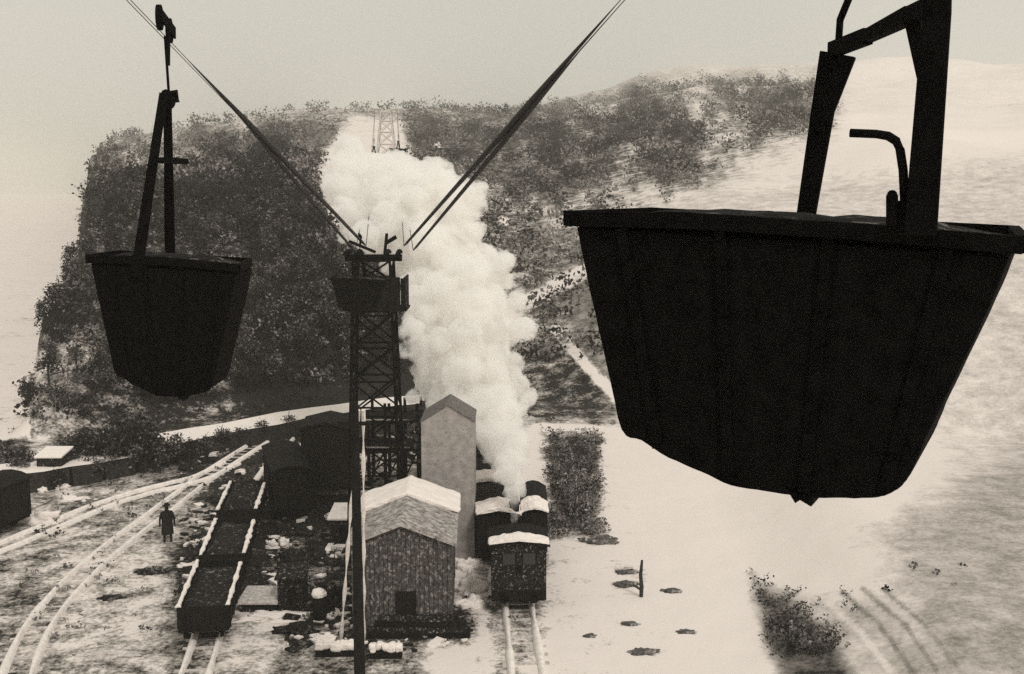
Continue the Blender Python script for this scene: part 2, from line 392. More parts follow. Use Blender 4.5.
track([G(532, 760), G(527, 674), G(519, 610), G(512, 540), G(506, 480), G(500, 450)], 1.1, 'railway track running underneath the steam locomotive')
track([G(478, 600), G(484, 540), G(487, 480), G(488, 452)], 1.0, 'short track of the covered wagons left of the locomotive')

# ---------------------------------------------------------------- rail vehicles
def wheels(root, xs, ys, r=.3):
    for y in ys:
        for x in xs:
            mb = MB(); mb.tube((x-.05, y, r+.15), (x+.05, y, r+.15), r, n=16); mb.tube((x-.09, y, r+.15), (x-.05, y, r+.15), r*.3, n=8)
            mb.build('wheel', M['iron'], root)
def open_wagon(loc, rz, label, L_=5.4, w=1.85, zt=1.6, load=.25, snowside=True):
    root = empty('open_wagon', loc, rz, label=label, cat='coal wagon', group='open coal wagons on the siding')
    mb = MB(); t = .07; z0 = .62
    mb.box((0, 0, z0+.04), (w, L_, .1))
    for s in (-1, 1):
        mb.box((s*(w/2-t/2), 0, (z0+.1+zt)/2), (t, L_-.004, zt-z0-.1)); mb.box((0, s*(L_/2-t/2), (z0+.1+zt)/2-.003), (w-2*t-.004, t, zt-z0-.11))
        for k in range(5): mb.box((s*(w/2+.03), -L_/2+.3+k*(L_-.6)/4, (z0+zt)/2), (.06, .09, zt-z0-.05))
        for k in (-.55, 0, .55): mb.box((k, s*(L_/2+.03), (z0+zt)/2), (.09, .06, zt-z0-.06))
    mb.build('body', M['dark'], root)
    mb = MB()
    for s in (-1, 1):
        mb.box((s*w*.36, 0, z0-.12), (.12, L_+.1, .2)); mb.box((s*.5, L_/2+.16, z0-.08), (.1, .3, .1)); mb.box((s*.5, -L_/2-.16, z0-.08), (.1, .3, .1))
    mb.box((0, 0, .47), (w*.7, .12, .12))
    mb.build('underframe', M['iron'], root)
    for s in (-1, 1):
        mb = MB(); ys = np.linspace(-L_/2+.05, L_/2-.1-(.5 if s > 0 else 0), 24)
        for y1, y2 in zip(ys, ys[1:]): pass
        rows = []
        for y in ys:
            wv = .085*(.55+1.0*abs(mnoise.noise(Vector((y*1.3, s*3.0, loc[0]))))*1.6)+.01; hv = .05+.07*abs(mnoise.noise(Vector((y*.9, s*7, loc[1]))))
            rows.append([mb.bm.verts.new((s*(w/2-.02)+a_*wv, y, zt+b_*hv)) for a_, b_ in ((-1, -.06), (-.7, .8), (.7, .8), (1, -.06))])
        for A_, B_ in zip(rows, rows[1:]):
            for k in range(4): mb.bm.faces.new((A_[k], A_[(k+1) % 4], B_[(k+1) % 4], B_[k]))
        mb.bm.faces.new(rows[0][::-1]); mb.bm.faces.new(rows[-1])
        mb.build('snow_rim', M['snow'], root)
    mb = MB(); n = 16; rows = []
    for i in range(n+1):
        row = []
        for j in range(9):
            x = (j/8-.5)*(w-2*t-.02); y = (i/n-.5)*(L_-2*t-.02)
            edge = min(1, min(j, 8-j)/2)*min(1, min(i, n-i)/2)
            z = zt-.32+load*edge*(.7+.6*mnoise.noise(Vector((x*2+loc[0], y*1.3, loc[1]))))+random.uniform(-.03, .03)
            row.append(mb.bm.verts.new((x, y, z)))
        rows.append(row)
    for A, B in zip(rows, rows[1:]):
        for k in range(8): mb.bm.faces.new((A[k], A[k+1], B[k+1], B[k]))
    mb.build('coal_load', M['coal'], root)
    wheels(root, (-.5, .5), (-L_*.3, L_*.3))
    return root
def on_line(a, b, name=None):
    d = b-a; return (a+b)/2, math.atan2(-d.x, d.y)
w0, w1 = G(204, 648), G(234, 556); w2 = G(256, 496)
d01 = (w1-w0).normalized()
open_wagon(tuple(w0+d01*2.75), math.atan2(-d01.x, d01.y), 'nearest open coal wagon, dark end board facing the viewer and snow on its side rims')
open_wagon(tuple(w0+d01*8.9), math.atan2(-d01.x, d01.y), 'open coal wagon coupled behind the nearest one', load=.4, zt=1.55)
d12 = (w2-w1).normalized()
open_wagon(tuple(w0+d01*15.1), math.atan2(-d12.x, d12.y), 'third open coal wagon in the row, heaped high with dark coal', load=.8, zt=1.7)

def covered_wagon(loc, rz, label, w=1.9, L_=4.6, h=2.5, snow=True, cat='covered wagon', group='small covered wagons beside the steam'):
    root = empty('covered_wagon', loc, rz, label=label, cat=cat, group=group)
    mb = MB(); mb.box((0, 0, (h+.65)/2), (w, L_, h-.65))
    for s in (-1, 1):
        for k in range(6): mb.box((s*(w/2+.02), -L_/2+.2+k*(L_-.4)/5, (h+.6)/2), (.04, .07, h-.7))
        for k in (-.8, -.3, .3, .8): mb.box((k*w/2, s*(L_/2+.02), (h+.6)/2), (.07, .04, h-.7))
    mb.build('body', M['dark'], root)
    mb = MB(); A = []
    prof = [(-w/2-.1, h), (-w/4, h+.22), (0, h+.28), (w/4, h+.22), (w/2+.1, h)]
    low = [(x, z-.07) for x, z in reversed(prof)]
    mb.prism([(x, -L_/2-.1, z) for x, z in prof+low], [(x, L_/2+.1, z) for x, z in prof+low]); mb.build('roof', M['dark'], root)
    if snow:
        mb = MB(); p2 = [(x*.97, z+.12) for x, z in prof]; l2 = [(x*.97, z+.004) for x, z in reversed(prof)]
        mb.prism([(x, -L_/2-.12, z) for x, z in p2+l2], [(x, -L_/2+L_*.35, z) for x, z in p2+l2]); mb.build('snow_cap', M['snow'], root, bevel=.04)
    mb = MB(); mb.box((0, 0, .55), (w*.8, L_+.3, .2)); mb.build('underframe', M['iron'], root)
    [MB().box((s_*(w/2+.05), 0, 1.5), (.05, 1.3, 1.5)).build('door', M['dark'], root) for s_ in (-1, 1)]
    wheels(root, (-.5, .5), (-L_*.3, L_*.3)); return root
def at_top(px, py, z): return G(px, py, z)
p = G(496, 511, 2.7); covered_wagon((p.x, p.y+2.3, 0), .05, 'small covered wagon with a snow capped roof just left of the steam jet')
p = G(486, 481, 2.7); covered_wagon((p.x, p.y+2.3, 0), .05, 'farther small covered wagon with a snow strip on its roof, left of the steam')
p = G(480, 455, 2.7); covered_wagon((p.x, p.y+2.3, 0), .05, 'farthest dark covered wagon, half swallowed by the steam', snow=False)
p = G(527, 511, 2.6); covered_wagon((p.x+.35, p.y+2.3, 0), 0, 'small covered wagon with snowy roof end just right of the steam jet', w=1.1)
p = G(276, 470, 2.4); covered_wagon((p.x+.2, p.y+1.6, 0), .3, 'black boxy covered wagon at the far end of the coal wagons', snow=False, L_=6, h=2.7)
# box van at the left edge
p = G(-20, 542); covered_wagon((p.x, p.y+1.4, 0), -.25, 'black covered wagon standing at the left edge on the branch track', w=2.2, L_=3, h=2.6, snow=False)

# locomotive seen from behind
lo = G(519, 614); ld = (G(512, 540)-lo).normalized(); loco = empty('steam_locomotive', lo, math.atan2(-ld.x, ld.y), label='small steam locomotive seen from behind with a snowy cab roof and steam jet', cat='locomotive')
w = 2.2
mb = MB(); 
mb.box((0, .05, 1.3), (w, .08, 1.5)); mb.box((-w/2+.04, 1.0, 1.75), (.08, 1.78, 2.4)); mb.box((w/2-.04, 1.0, 1.75), (.08, 1.78, 2.4)); mb.box((0, 1.9, 1.6), (w-.2, .07, 2.0))
mb.box((0, .05, 2.75), (w, .08, .4)); mb.box((-.9, .05, 2.3), (.4, .08, .5)); mb.box((.9, .05, 2.3), (.4, .08, .5)); mb.box((0, .05, 2.3), (.25, .08, .5))
mb.build('cab', M['darksnow'], loco)
[MB().box((s_*.41, .02, 2.3), (.5, .03, .46)).build('window', M['glass'], loco) for s_ in (-1, 1)]
prof = [(-w/2-.14, 2.92), (-w/4, 3.1), (0, 3.15), (w/4, 3.1), (w/2+.14, 2.92)]; low = [(x, z-.08) for x, z in reversed(prof)]
mb = MB(); mb.prism([(x, -.2, z) for x, z in prof+low], [(x, 2.1, z) for x, z in prof+low]); mb.build('cab_roof', M['dark'], loco)
p2 = [(x*.98, z+.11) for x, z in prof]; l2 = [(x*.98, z+.004) for x, z in reversed(prof)]
mb = MB(); mb.prism([(x, -.22, z) for x, z in p2+l2], [(x, .55, z) for x, z in p2+l2]); mb.build('snow_cap', M['snow'], loco, bevel=.05)
mb = MB(); mb.tube((0, 1.9, 1.75), (0, 5.2, 1.75), .62, n=24); mb.build('boiler', M['iron'], loco, smooth=False)
mb = MB(); mb.tube((0, 5.2, 1.75), (0, 5.8, 1.75), .68, n=24); mb.build('smokebox', M['iron'], loco)
mb = MB(); mb.tube((0, 3.1, 2.2), (0, 3.1, 2.75), .28, .24, 14); mb.tube((0, 3.1, 2.75), (0, 3.1, 2.85), .24, .1, 14); mb.build('steam_dome', M['iron'], loco)
mb = MB(); mb.tube((0, 5.45, 2.2), (0, 5.45, 3.0), .17, .22, 14); mb.tube((0, 5.45, 3.0), (0, 5.45, 3.1), .27, .27, 14); mb.build('chimney', M['iron'], loco)
mb = MB(); mb.tube((0, 2.35, 2.25), (0, 2.35, 2.9), .07, .07, 8); mb.build('safety_valve', M['iron'], loco)
for s in (-1, 1):
    mb = MB(); mb.box((s*.85, 3.5, 1.35), (.5, 2.9, 1.0)); mb.build('side_tank', M['darksnow'], loco)
    mb = MB(); mb.tube((s*.6, -.05, .8), (s*.6, -.4, .8), .08, n=10); mb.tube((s*.6, -.4, .8), (s*.6, -.46, .8), .18, n=14); mb.build('buffer', M['iron'], loco)
    for y in (.9, 2.6, 4.3):
        mb = MB(); mb.tube((s*.5, y, .6), (s*.62, y, .6), .45, n=20); mb.tube((s*.62, y, .6), (s*.7, y, .6), .14, n=10); mb.build('wheel', M['iron'], loco)
mb = MB(); mb.box((0, -.02, .8), (w, .12, .34)); mb.box((0, 5.85, .8), (w, .12, .34)); mb.box((0, 2.9, .75), (.9, 5.7, .2)); mb.build('frame', M['dark'], loco)
mb = MB(); mb.tube((0, -.12, 1.9), (0, .01, 1.9), .12, n=14); mb.build('lamp', M['iron'], loco)

# ---------------------------------------------------------------- buildings
def gable(name, loc, rz, w, L_, he, hr, wallm, roofm, label, cat='shed', snow=None, over=.2, thick=.12, door=None, windows=(), boards=0):
    root = empty(name, loc, rz, label=label, cat=cat)
    mb = MB(); mb.prism([(-w/2, 0, -.2), (w/2, 0, -.2), (w/2, 0, he), (0, 0, hr), (-w/2, 0, he)], [(-w/2, L_, -.2), (w/2, L_, -.2), (w/2, L_, he), (0, L_, hr), (-w/2, L_, he)])
    k = boards
    for i in range(k):
        x = -w/2+(i+.5)*w/k; zz = he+(hr-he)*(1-abs(x)/(w/2))-.05
        mb.box((x, -.015, zz/2-.05), (w/k*.82, .03, zz-.1), jit=.006)
    mb.build('wall', wallm, root)
    e = over; sl = (hr-he)/(w/2)
    top = [(-w/2-e, he-sl*e+.01), (0, hr+.01), (w/2+e, he-sl*e+.01)]
    up = [(x, z+thick) for x, z in top]
    mb = MB(); pr = top+up[::-1]; mb.prism([(x, -e, z) for x, z in pr], [(x, L_+e, z) for x, z in pr]); rf = mb.build('roof', roofm, root)
    if snow:
        a, b, th = snow
        mb = MB(); n = 9; 
        lowp = [(x, z+.005) for x, z in up]; hip = [(x*1.0, z+th) for x, z in up]; pr = lowp+hip[::-1]
        mb.prism([(x*1.02, a, z) for x, z in pr], [(x*1.02, b, z) for x, z in pr]); mb.build('snow_cap', M['snow'], rf, bevel=.06)
    if door:
        x, dw, dh = door; mb = MB(); mb.box((x, -.05, dh/2), (dw, .06, dh)); d = mb.build('door', M['dark'], root)
        mb = MB(); mb.box((x+dw*.38, -.1, dh*.5), (.04, .05, .14)); mb.build('handle', M['iron'], d)
    for (x, z, ww, wh) in windows:
        mb = MB()
        for s in (-1, 1): mb.box((x+s*ww/2, -.05, z), (.07, .07, wh+.07)); mb.box((x, -.052, z+s*wh/2), (ww-.08, .07, .07))
        f = mb.build('window', M['dark'], root); mb = MB(); mb.box((x, -.035, z), (ww-.07, .03, wh-.07)); mb.build('pane', M['glass'], f)
    return root
fl, fr = G(353, 636), G(452, 636); cw = (fr-fl).length
cl = (fl+fr)/2
# heights from the photo's eaves and ridge
he = P(358, 541, cl.y).z; hr = P(404, 522, cl.y).z
back = G(408, 480, hr); cL = back.y-cl.y
cab = gable('wooden_cabin', cl, math.atan2(-(back.x-cl.x)*.6, cL), cw, cL, he-.12, hr-.12, M['board'], M['roof'], 'dark boarded cabin with grey gable roof, snow on its far end, beside the mast', 'cabin', snow=(cL*.60, cL+.22, .16), door=(.15, .8, 1.8), boards=22)
hb = 49.0
p1, p2 = P(421, 420, hb), P(474, 424, hb); hrb = P(443, 404, hb).z
gable('pale_building', ((p1.x+p2.x)/2, hb, 0), 0, p2.x-p1.x, 2.6, p1.z-.1, hrb-.1, M['plaster'], M['greyroof'], 'tall pale plastered gabled building behind the cabin, standing against the steam', 'building', over=.04, thick=.07)
p = G(326, 503); zt = P(325, 424, p.y).z
gable('tall_shed', p, .05, 2.6, 3.0, zt-.3, zt, M['dark'], M['dark'], 'tall black windowless shed left of the lattice tower', over=.1)
# flat-roofed lean-to with pale roof
def leanto(px0, px1, pyb, pyt, depth, label, roofm, rz=0):
    a, b = G(px0, pyb), G(px1, pyb); c = (a+b)/2; w = (b-a).length; h = P((px0+px1)/2, pyt, c.y).z
    root = empty('lean_to_shed', c, rz, label=label, cat='shed')
    mb = MB(); mb.prism([(-w/2, 0, -.1), (w/2, 0, -.1), (w/2, 0, h), (-w/2, 0, h)], [(-w/2, depth, -.1), (w/2, depth, -.1), (w/2, depth, h*1.12), (-w/2, depth, h*1.12)]); mb.build('wall', M['darksnow'], root)
    mb = MB(); mb.prism([(-w/2-.1, -.12, h), (w/2+.1, -.12, h), (w/2+.1, -.12, h+.12), (-w/2-.1, -.12, h+.12)], [(-w/2-.1, depth+.1, h*1.12), (w/2+.1, depth+.1, h*1.12), (w/2+.1, depth+.1, h*1.12+.12), (-w/2-.1, depth+.1, h*1.12+.12)]); mb.build('roof', roofm, root, bevel=.03)
    mb = MB(); mb.box((w*.1, -.04, h*.4), (w*.3, .06, h*.75)); mb.build('door', M['dark'], root); return root
leanto(240, 276, 612, 604, 1.6, 'low lean-to with a broad pale roof beside the wagons', M['dirtysnow'])
leanto(278, 303, 612, 580, 1.2, 'low black hut with a flat dark roof left of the barrel', M['darksnow'])
leanto(330, 352, 545, 520, 2.0, 'snow roofed hut crouching against the left of the cabin', M['snow'])
leanto(38, 62, 486, 458, 1.6, 'small black hut with a bright snow cap below the terrace road', M['snow'])
leanto(300, 350, 505, 495, 1.5, 'low dark outbuilding in front of the tall black shed', M['darksnow'])

# timber loading trestle
ty = 62.0; root = empty('loading_trestle', (P(385, 440, ty).x, ty, 0), label='dark timber loading trestle with two decks between shed and pale building', cat='trestle')
x0, x1 = P(350, 440, ty).x-root.location.x, P(420, 440, ty).x-root.location.x
for x in np.linspace(x0+.1, x1-.1, 5):
    for y in (0, 2.2):
        mb = MB(); mb.tube((x, y, -.1), (x+random.uniform(-.05, .05), y, 4.6+random.uniform(-.3, .4)), .11, .09, 7); mb.build('post', M['dark'], root)
for z in (2.3, 3.9):
    mb = MB()
    for k in range(14): mb.box((x0+(k+.5)*(x1-x0)/14, 1.1, z+random.uniform(-.02, .02)), ((x1-x0)/14*.9, 2.7, .07))
    mb.box(((x0+x1)/2, -.12, z-.13), (x1-x0, .1, .18)); mb.build('deck', M['dark'], root)
    mb = MB(); mb.box(((x0+x1)/2+.3, -.3, z+.07), ((x1-x0)*.75, .1, .06), jit=.02); mb.build('snow_strip', M['dirtysnow'], root)
for k in range(4):
    xa = x0+.1+k*(x1-x0-.2)/4; xb = xa+(x1-x0-.2)/4
    mb = MB(); mb.bar((xa, -.1, .1), (xb, -.1, 2.2), .09, .06); mb.build('brace', M['dark'], root)

# ---------------------------------------------------------------- lattice tower of the ropeway
def lattice_tower(name, loc, wb, wt, h, m, r, label, bays, head_w, arm=True):
    root = empty(name, loc, label=label, cat='ropeway tower')
    def corner(i, z):
        t = z/h; q = (wb*(1-t)+wt*t)/2; sx, sy = [(-1, -1), (1, -1), (1, 1), (-1, 1)][i]
        return Vector((sx*q, sy*q, z))
    for i in range(4):
        mb = MB(); mb.tube(corner(i, -.2), corner(i, h), r, r*.8, 6); mb.build('leg', m, root)
    zs = [h*(1-(1-k/bays)**1.15) for k in range(bays+1)]
    for side in range(4):
        mb = MB(); i, j = side, (side+1) % 4
        for k in range(bays):
            a, b = zs[k], zs[k+1]
            mb.tube(corner(i, a), corner(j, b), r*.6, n=5); mb.tube(corner(j, a), corner(i, b), r*.6, n=5); mb.tube(corner(i, b), corner(j, b), r*.65, n=5)
        mb.build('bracing', m, root)
    mb = MB(); mb.box((0, 0, h+.1), (head_w, .3, .3)); mb.box((0, .5, h+.05), (head_w*.9, .14, .2)); mb.build('cross_arm', m, root)
    for s in (-1, 1) if not arm else (-1, -.56, .56, 1):
        mb = MB(); mb.path([(s*head_w*.45, y, h+.42-.12*y*y) for y in np.linspace(-1, 1, 9)], .08, 6); mb.bar((s*head_w*.45, 0, h+.2), (s*head_w*.45, 0, h+.42), .12, .3); mb.build('saddle', m, root)
    return root
TY = 50.0
tl, tr = P(367, 250, TY), P(404, 250, TY)
tc_ = (tl+tr)/2; th_ = tl.z
tower = lattice_tower('lattice_tower', (tc_.x-.55, TY, 0), 2.5, 1.65, th_-.45, M['iron'], .075, 'tall dark lattice ropeway tower rising behind the cabin, bucket at its head', 9, tr.x-tl.x+.9)
# plank lookout / saddle housing
mb = MB()
hx = 0.35
for k in range(9): mb.box((hx-.95+k*.24+.1, -.95, th_-1.9+random.uniform(-.06, .06)), (.22, .05, 1.5+random.uniform(-.12, .12)))
for s in (-1.0, 1.12): mb.box((hx+s, 0, th_-1.9), (.06, 1.85, 1.45))
mb.box((hx+.05, 0, th_-2.65), (2.3, 2.0, .1)); mb.build('plank_housing', M['dark'], tower)
mb = MB(); mb.tube((.5, 0, th_-.3), (.62, 0, th_+.75), .07, n=6); mb.tube((.55, 0, th_+.3), (1.05, 0, th_+.6), .09, n=6); mb.tube((-1.1, 0, th_+.4), (.1, 0, th_-.1), .07, n=6); mb.build('gantry', M['iron'], tower)

# mast with pale stays in front of the cabin
mp_ = G(360, 690); mast = empty('tall_mast', mp_, label='slender black mast with two pale stays in front of the cabin', cat='mast')
mtop = P(364, 402, mp_.y)-mp_
mb = MB(); mb.tube((0, 0, -.2), (0, 0, mtop.z), .2, .13, 10); mb.build('pole', M['dark'], mast)
for q, e in (((341, 640), (361, 430)), ((364, 640), (369, 430))):
    a = G(*q)-mp_; b = P(e[0], e[1], mp_.y+.15)-mp_
    b = Vector((b.x*.6, .15, mtop.z*.97)); 
    mb = MB(); n = 26; mb.path([a.lerp(b, k/n) for k in range(n+1)], [.05+.03*math.sin(k*1.3) for k in range(n+1)], 6); mb.build('stay_wire', M['railtop'], mast)
mb = MB(); mb.box((0, -.1, mtop.z*.93), (1.1, .1, .12)); mb.build('crosstree', M['dark'], mast)
# snowy beam bench across the foot of the mast
for (q, wpx, hh, lab) in (((336, 655), 42, .25, 'snow topped dark timber beam lying left of the mast foot'), ((386, 657), 34, .25, 'snow topped dark timber beam lying right of the mast foot')):
    g = G(q[0], q[1]); r_ = empty('timber_beam', g, label=lab, cat='beam')
    ll = wpx*g.y/F
    mb = MB(); mb.box((0, 0, .12), (ll, .35, .24)); mb.build('beam', M['dark'], r_)
    mb = MB()
    for k in range(5): mb.box((-ll/2+(k+.5)*ll/5, random.uniform(-.02, .02)+.02, .25+.12+random.uniform(-.03, .05)), (ll/5*1.1, .36, .26), jit=.05)
    mb.build('snow_cap', M['snow'], r_, bevel=.06)

# ---------------------------------------------------------------- far tower on the hill
FY = 150.0; ft = P(386, 112, FY); fz = float(hgt(ft.x, FY))
far = lattice_tower('lattice_tower', (ft.x, FY, fz-.3), 3.6, 1.3, ft.z-fz+.3, M['pale'], .1, 'pale lattice ropeway tower far off on the snowy hill clearing', 7, 3.4)

# ---------------------------------------------------------------- ropes
Lp = [P(165, 36, 15.0), P(366, 246, TY)]; Rp = [Vector((2.24, 5.7, CAMZ+2.84)), P(404, 246, TY)]
def rope_pts(a, b, c, sag1, sag2, back=-25):
    d = (b-a)/(b.y-a.y); s = a+d*(back-a.y)
    pts = []
    for k in range(41):
        t = k/40; p = s.lerp(b, t); pts.append(p+Vector((0, 0, -sag1*4*t*(1-t))))
    for k in range(1, 31):
        t = k/30; p = b.lerp(c, t); pts.append(p+Vector((0, 0, -sag2*4*t*(1-t))))
    return pts
fl_ = Vector((ft.x-1.5, FY, ft.z+.45)); fr_ = Vector((ft.x+1.5, FY, ft.z+.45))
lt = Lp[1]; rt = Rp[1]
def haul(pts, dx, dz, y0):
    out = []
    for p in pts:
        t = (p.y-y0)/(TY-y0) if p.y < TY else 1
        t = max(t, 0); f = max(0, 1-(p.y-TY)/(FY-TY)) if p.y > TY else 1
        out.append(p+Vector((dx*t*f, 0, -.05+dz*t)))
    return out
# ropes drawn thinner up close, the bright sky's washout put into their shape
thick = lambda pts, y0, r: [.005+(r-.005)*min(1, max(0, (p.y-y0)/5)) if p.y < TY-.5 else .018 for p in pts]
lp_, rp_ = rope_pts(Lp[0], lt, fl_, 0, 1.6), rope_pts(Rp[0], rt, fr_, 0, 1.6)
for nm, pts, r, lab in (('track_rope', lp_, thick(lp_, 16.5, .06), 'thick black ropeway cable carrying the shadowy left bucket'),
                        ('track_rope', rp_, thick(rp_, 12.6, .055), 'thick black ropeway cable carrying the big near bucket'),
                        ('haul_rope', haul(lp_, -.5, -.2, 20), thick(lp_, 20, .05), 'thinner hauling rope just below the left ropeway cable'),
                        ('haul_rope', haul(rp_, .42, -.15, 14), thick(rp_, 14, .05), 'thinner hauling rope just below the right ropeway cable')):
    loc = pts[40]; mb = MB(); mb.path(pts, r, 8); o = mb.build(nm, M['rope'], smooth=True, off=loc, loc=loc); tag(o, lab, 'ropeway cable')

# ---------------------------------------------------------------- buckets
A0, U, N = Vector((.32, 6.3, 0)), Vector((.885, -.466, 0)), Vector((.466, .885, 0))
def uz(px, py):      # point of the near face in bucket coordinates
    r = ray(px, py); k = U.cross(Vector((0, 0, 1)))
    t = (A0.dot(k))/(Vector((r.x, r.y, 0)).dot(k)); h = Vector((r.x*t, r.y*t, 0))-A0
    return h.dot(U), CAMZ+r.z*t
Z0 = uz(760, 218)[1]
out = [(576, 226), (590, 295), (606, 365), (621, 430), (640, 441), (668, 458), (700, 472), (730, 486), (765, 492), (800, 497), (845, 499), (874, 498), (886, 496), (897, 490), (906, 481), (914, 467), (925, 440), (960, 368), (990, 305), (1010, 256)]
def smooth2(p):
    o_ = []
    for i in range(len(p)-1):
        a, b, c, d = [Vector(p[min(max(j, 0), len(p)-1)]) for j in (i-1, i, i+1, i+2)]
        for k in range(4):
            t = k/4; q = .5*((2*b)+(c-a)*t+(2*a-5*b+4*c-d)*t*t+(3*b-a-3*c+d)*t**3); o_.append((q.x+random.uniform(-.5, .5), q.y+random.uniform(-.5, .5)))
    return o_+[p[-1]]
out = smooth2(out)
prof = [uz(*q) for q in out]
prof = [(u, z-Z0) for u, z in prof]
rim = [(u, z-Z0) for u, z in [uz(*q) for q in ((568, 211), (700, 213), (850, 222), (1023, 236))]]
zl = lambda u: float(np.interp(u, [a for a, b in rim], [b for a, b in rim]))
DEP = 1.3
def smat(u, z, y): return Vector((u, y, z))
def make_bucket(near):
    """local frame: u right, y away, z up, origin at the middle of the rim"""
    root = empty('ropeway_bucket', (0, 0, 0))
    uc = (rim[0][0]+rim[-1][0])/2; q = lambda u, z, y: Vector((u-uc, y, z))
    zb = min(z for u, z in prof)
    inset = lambda z: .22*min(1, max(0, -z/abs(zb)))
    mb = MB(); mb.prism([q(u, z, 0) for u, z in prof], [q(uc+(u-uc)*.97, z, DEP-inset(z)) for u, z in prof])
    # open top: hollow by lowering the cover face into a load
    mb.build('tub', M['iron'], root, bevel=.015)
    mb = MB(); a, b = rim[0], rim[-1]; t = .055
    n = 14; us = np.linspace(a[0], b[0], n)
    for i in range(n-1):
        z1, z2 = zl(us[i]), zl(us[i+1]); j = random.uniform(-.004, .004)
        mb.prism([q(us[i], z1-.085, -.04), q(us[i+1], z2-.085, -.04), q(us[i+1], z2+j, -.04), q(us[i], z1+j, -.04)], [q(us[i], z1-.085, .03), q(us[i+1], z2-.085, .03), q(us[i+1], z2+j, .03), q(us[i], z1+j, .03)])
    for (u1, y1, u2, y2) in ((a[0], 0, a[0]+.03, DEP), (b[0], 0, b[0]-.12, DEP), (a[0], DEP, b[0]-.12, DEP)):
        mb.bar(q(u1, zl(u1)-.04, y1), q(u2, zl(u1) -.04 if u1 == u2 or y1 != y2 and u1 < uc else zl(u2)-.04, y2), .085, .06, side=(0, 0, 1))
    mb.build('rim', M['iron'], root)
    for k, uu_ in enumerate((.14, .38, .62, .86)):
        ut = a[0]+(b[0]-a[0])*uu_; ub = uc+(ut-uc)*.72; zb_ = float(np.interp(ub, [u for u, z in sorted(prof) if z < -.8], [z for u, z in sorted(prof) if z < -.8]))+.03
        mb = MB(); mb.bar(q(ut, zl(ut)-.09, -.012), q(ub, zb_, -.012), .06, .02)
        for j in range(9):
            p_ = q(ut, zl(ut)-.13, -.02).lerp(q(ub, zb_+.04, -.02), j/8); mb.tube(p_+Vector((0, -.012, 0)), p_+Vector((0, .004, 0)), .013, n=8)
        mb.build('strap', M['iron'], root)
    # load of dark ore just under the rim
    mb = MB(); rows = []
    for i in range(19):
        row = []
        for k in range(9):
            u = a[0]+.06+(b[0]-a[0]-.16)*i/18; y = .04+(DEP-.08)*k/8
            ed = min(1, min(i, 18-i)/3)*min(1, min(k, 8-k)/2)
            row.append(mb.bm.verts.new(q(u, zl(u)-.05+.05*ed+.035*ed*mnoise.noise(Vector((u*5, y*5, 3))), y)))
        rows.append(row)
    for A_, B_ in zip(rows, rows[1:]):
        for k in range(8): mb.bm.faces.new((A_[k], A_[k+1], B_[k+1], B_[k]))
    mb.build('ore_load', M['coal'], root)
    # bottom catch
    u1, z1 = uz(788, 492); z1 -= Z0; u2, z2 = uz(806, 506); z2 -= Z0; u3, z3 = uz(816, 496); z3 -= Z0
    um, zm = uz(797, 502); zm -= Z0; un, zn = uz(811, 506); zn -= Z0
    mb = MB(); pr = [(u1-.02, z1+.03), (um-.01, zm-.008), (um+.015, zm+.012), (un, zn-.004), (u3, z3+.03)]
    mb.prism([q(u, z, .0) for u, z in pr], [q(u, z, .25) for u, z in pr]); mb.build('door_catch', M['iron'], root)
    return root, q
def loc_of(px, py, y, depth_world=False):
    """a line of sight cut by the plane y = const of the near bucket's frame"""
    r = ray(px, py); base = A0+N*y; k = N
    t = base.dot(k)/Vector((r.x, r.y, 0)).dot(k); h = Vector((r.x*t, r.y*t, 0))-A0
    return h.dot(U), CAMZ+r.z*t-Z0
b1, q = make_bucket(True)
uc = (rim[0][0]+rim[-1][0])/2
b1.location = A0+U*uc+Vector((0, 0, Z0)); b1.rotation_euler = (0, 0, math.atan2(U.y, U.x))
tag(b1, 'huge black ore bucket hanging close by on the right, bent lever above its rim', 'ropeway bucket')
def LQ(px, py, y):
    u, z = loc_of(px, py, y); return q(u, z, y)
mb = MB()
near_y, far_y = -.07, DEP
mb.bar(LQ(920, 236, near_y), LQ(937, 12, near_y), .15, .05, w2=.125); mb.bar(LQ(936.6, 17, near_y), LQ(940, -60, near_y), .127, .052, w2=.11)
top = LQ(940, -60, near_y); apex = (Vector((2.24, 5.7, CAMZ+2.84))-b1.location); apex.rotate(Matrix.Rotation(-b1.rotation_euler.z, 3, 'Z'))
mb.bar(top, apex+Vector((0, 0, -.25)), .11, .05, w2=.09)
hang = mb.build('hanger_bar', M['iron'], b1, bevel=.008)
mb = MB(); mb.bar(LQ(806, 216, far_y), LQ(823.6, 106, far_y), .115, .05, w2=.14); mb.bar(LQ(823, 110, far_y), LQ(838, 54, far_y), .14, .05, w2=.22); 
mb.build('hanger_bar', M['iron'], b1, bevel=.008)
mb = MB(); mb.bar(LQ(832, 50, far_y), LQ(868, 36, .9), .09, .06, side=(0, 0, 1)); mb.bar(LQ(868, 36, .9), LQ(910, 15, .3), .07, .06, side=(0, 0, 1), w2=.09); mb.bar(LQ(910, 15, .3), LQ(938, 2, near_y+.06), .08, .06, side=(0, 0, 1)); mb.build('yoke', M['iron'], b1)
mb = MB(); mb.bar(LQ(912, 12, .3), LQ(919, 78, .3), .09, .04, w2=.02); mb.build('gusset', M['iron'], b1)
mb = MB(); mb.path([LQ(838, 50, far_y-.05), LQ(840, 20, far_y-.05), apex+Vector((0, .3, -.25))], .022, 8); mb.build('stay_rod', M['iron'], b1)
pts = [LQ(*c_, -.05) for c_ in ((905, 212), (903, 170), (900, 150), (896, 141), (888, 136), (876, 134), (850, 133))]
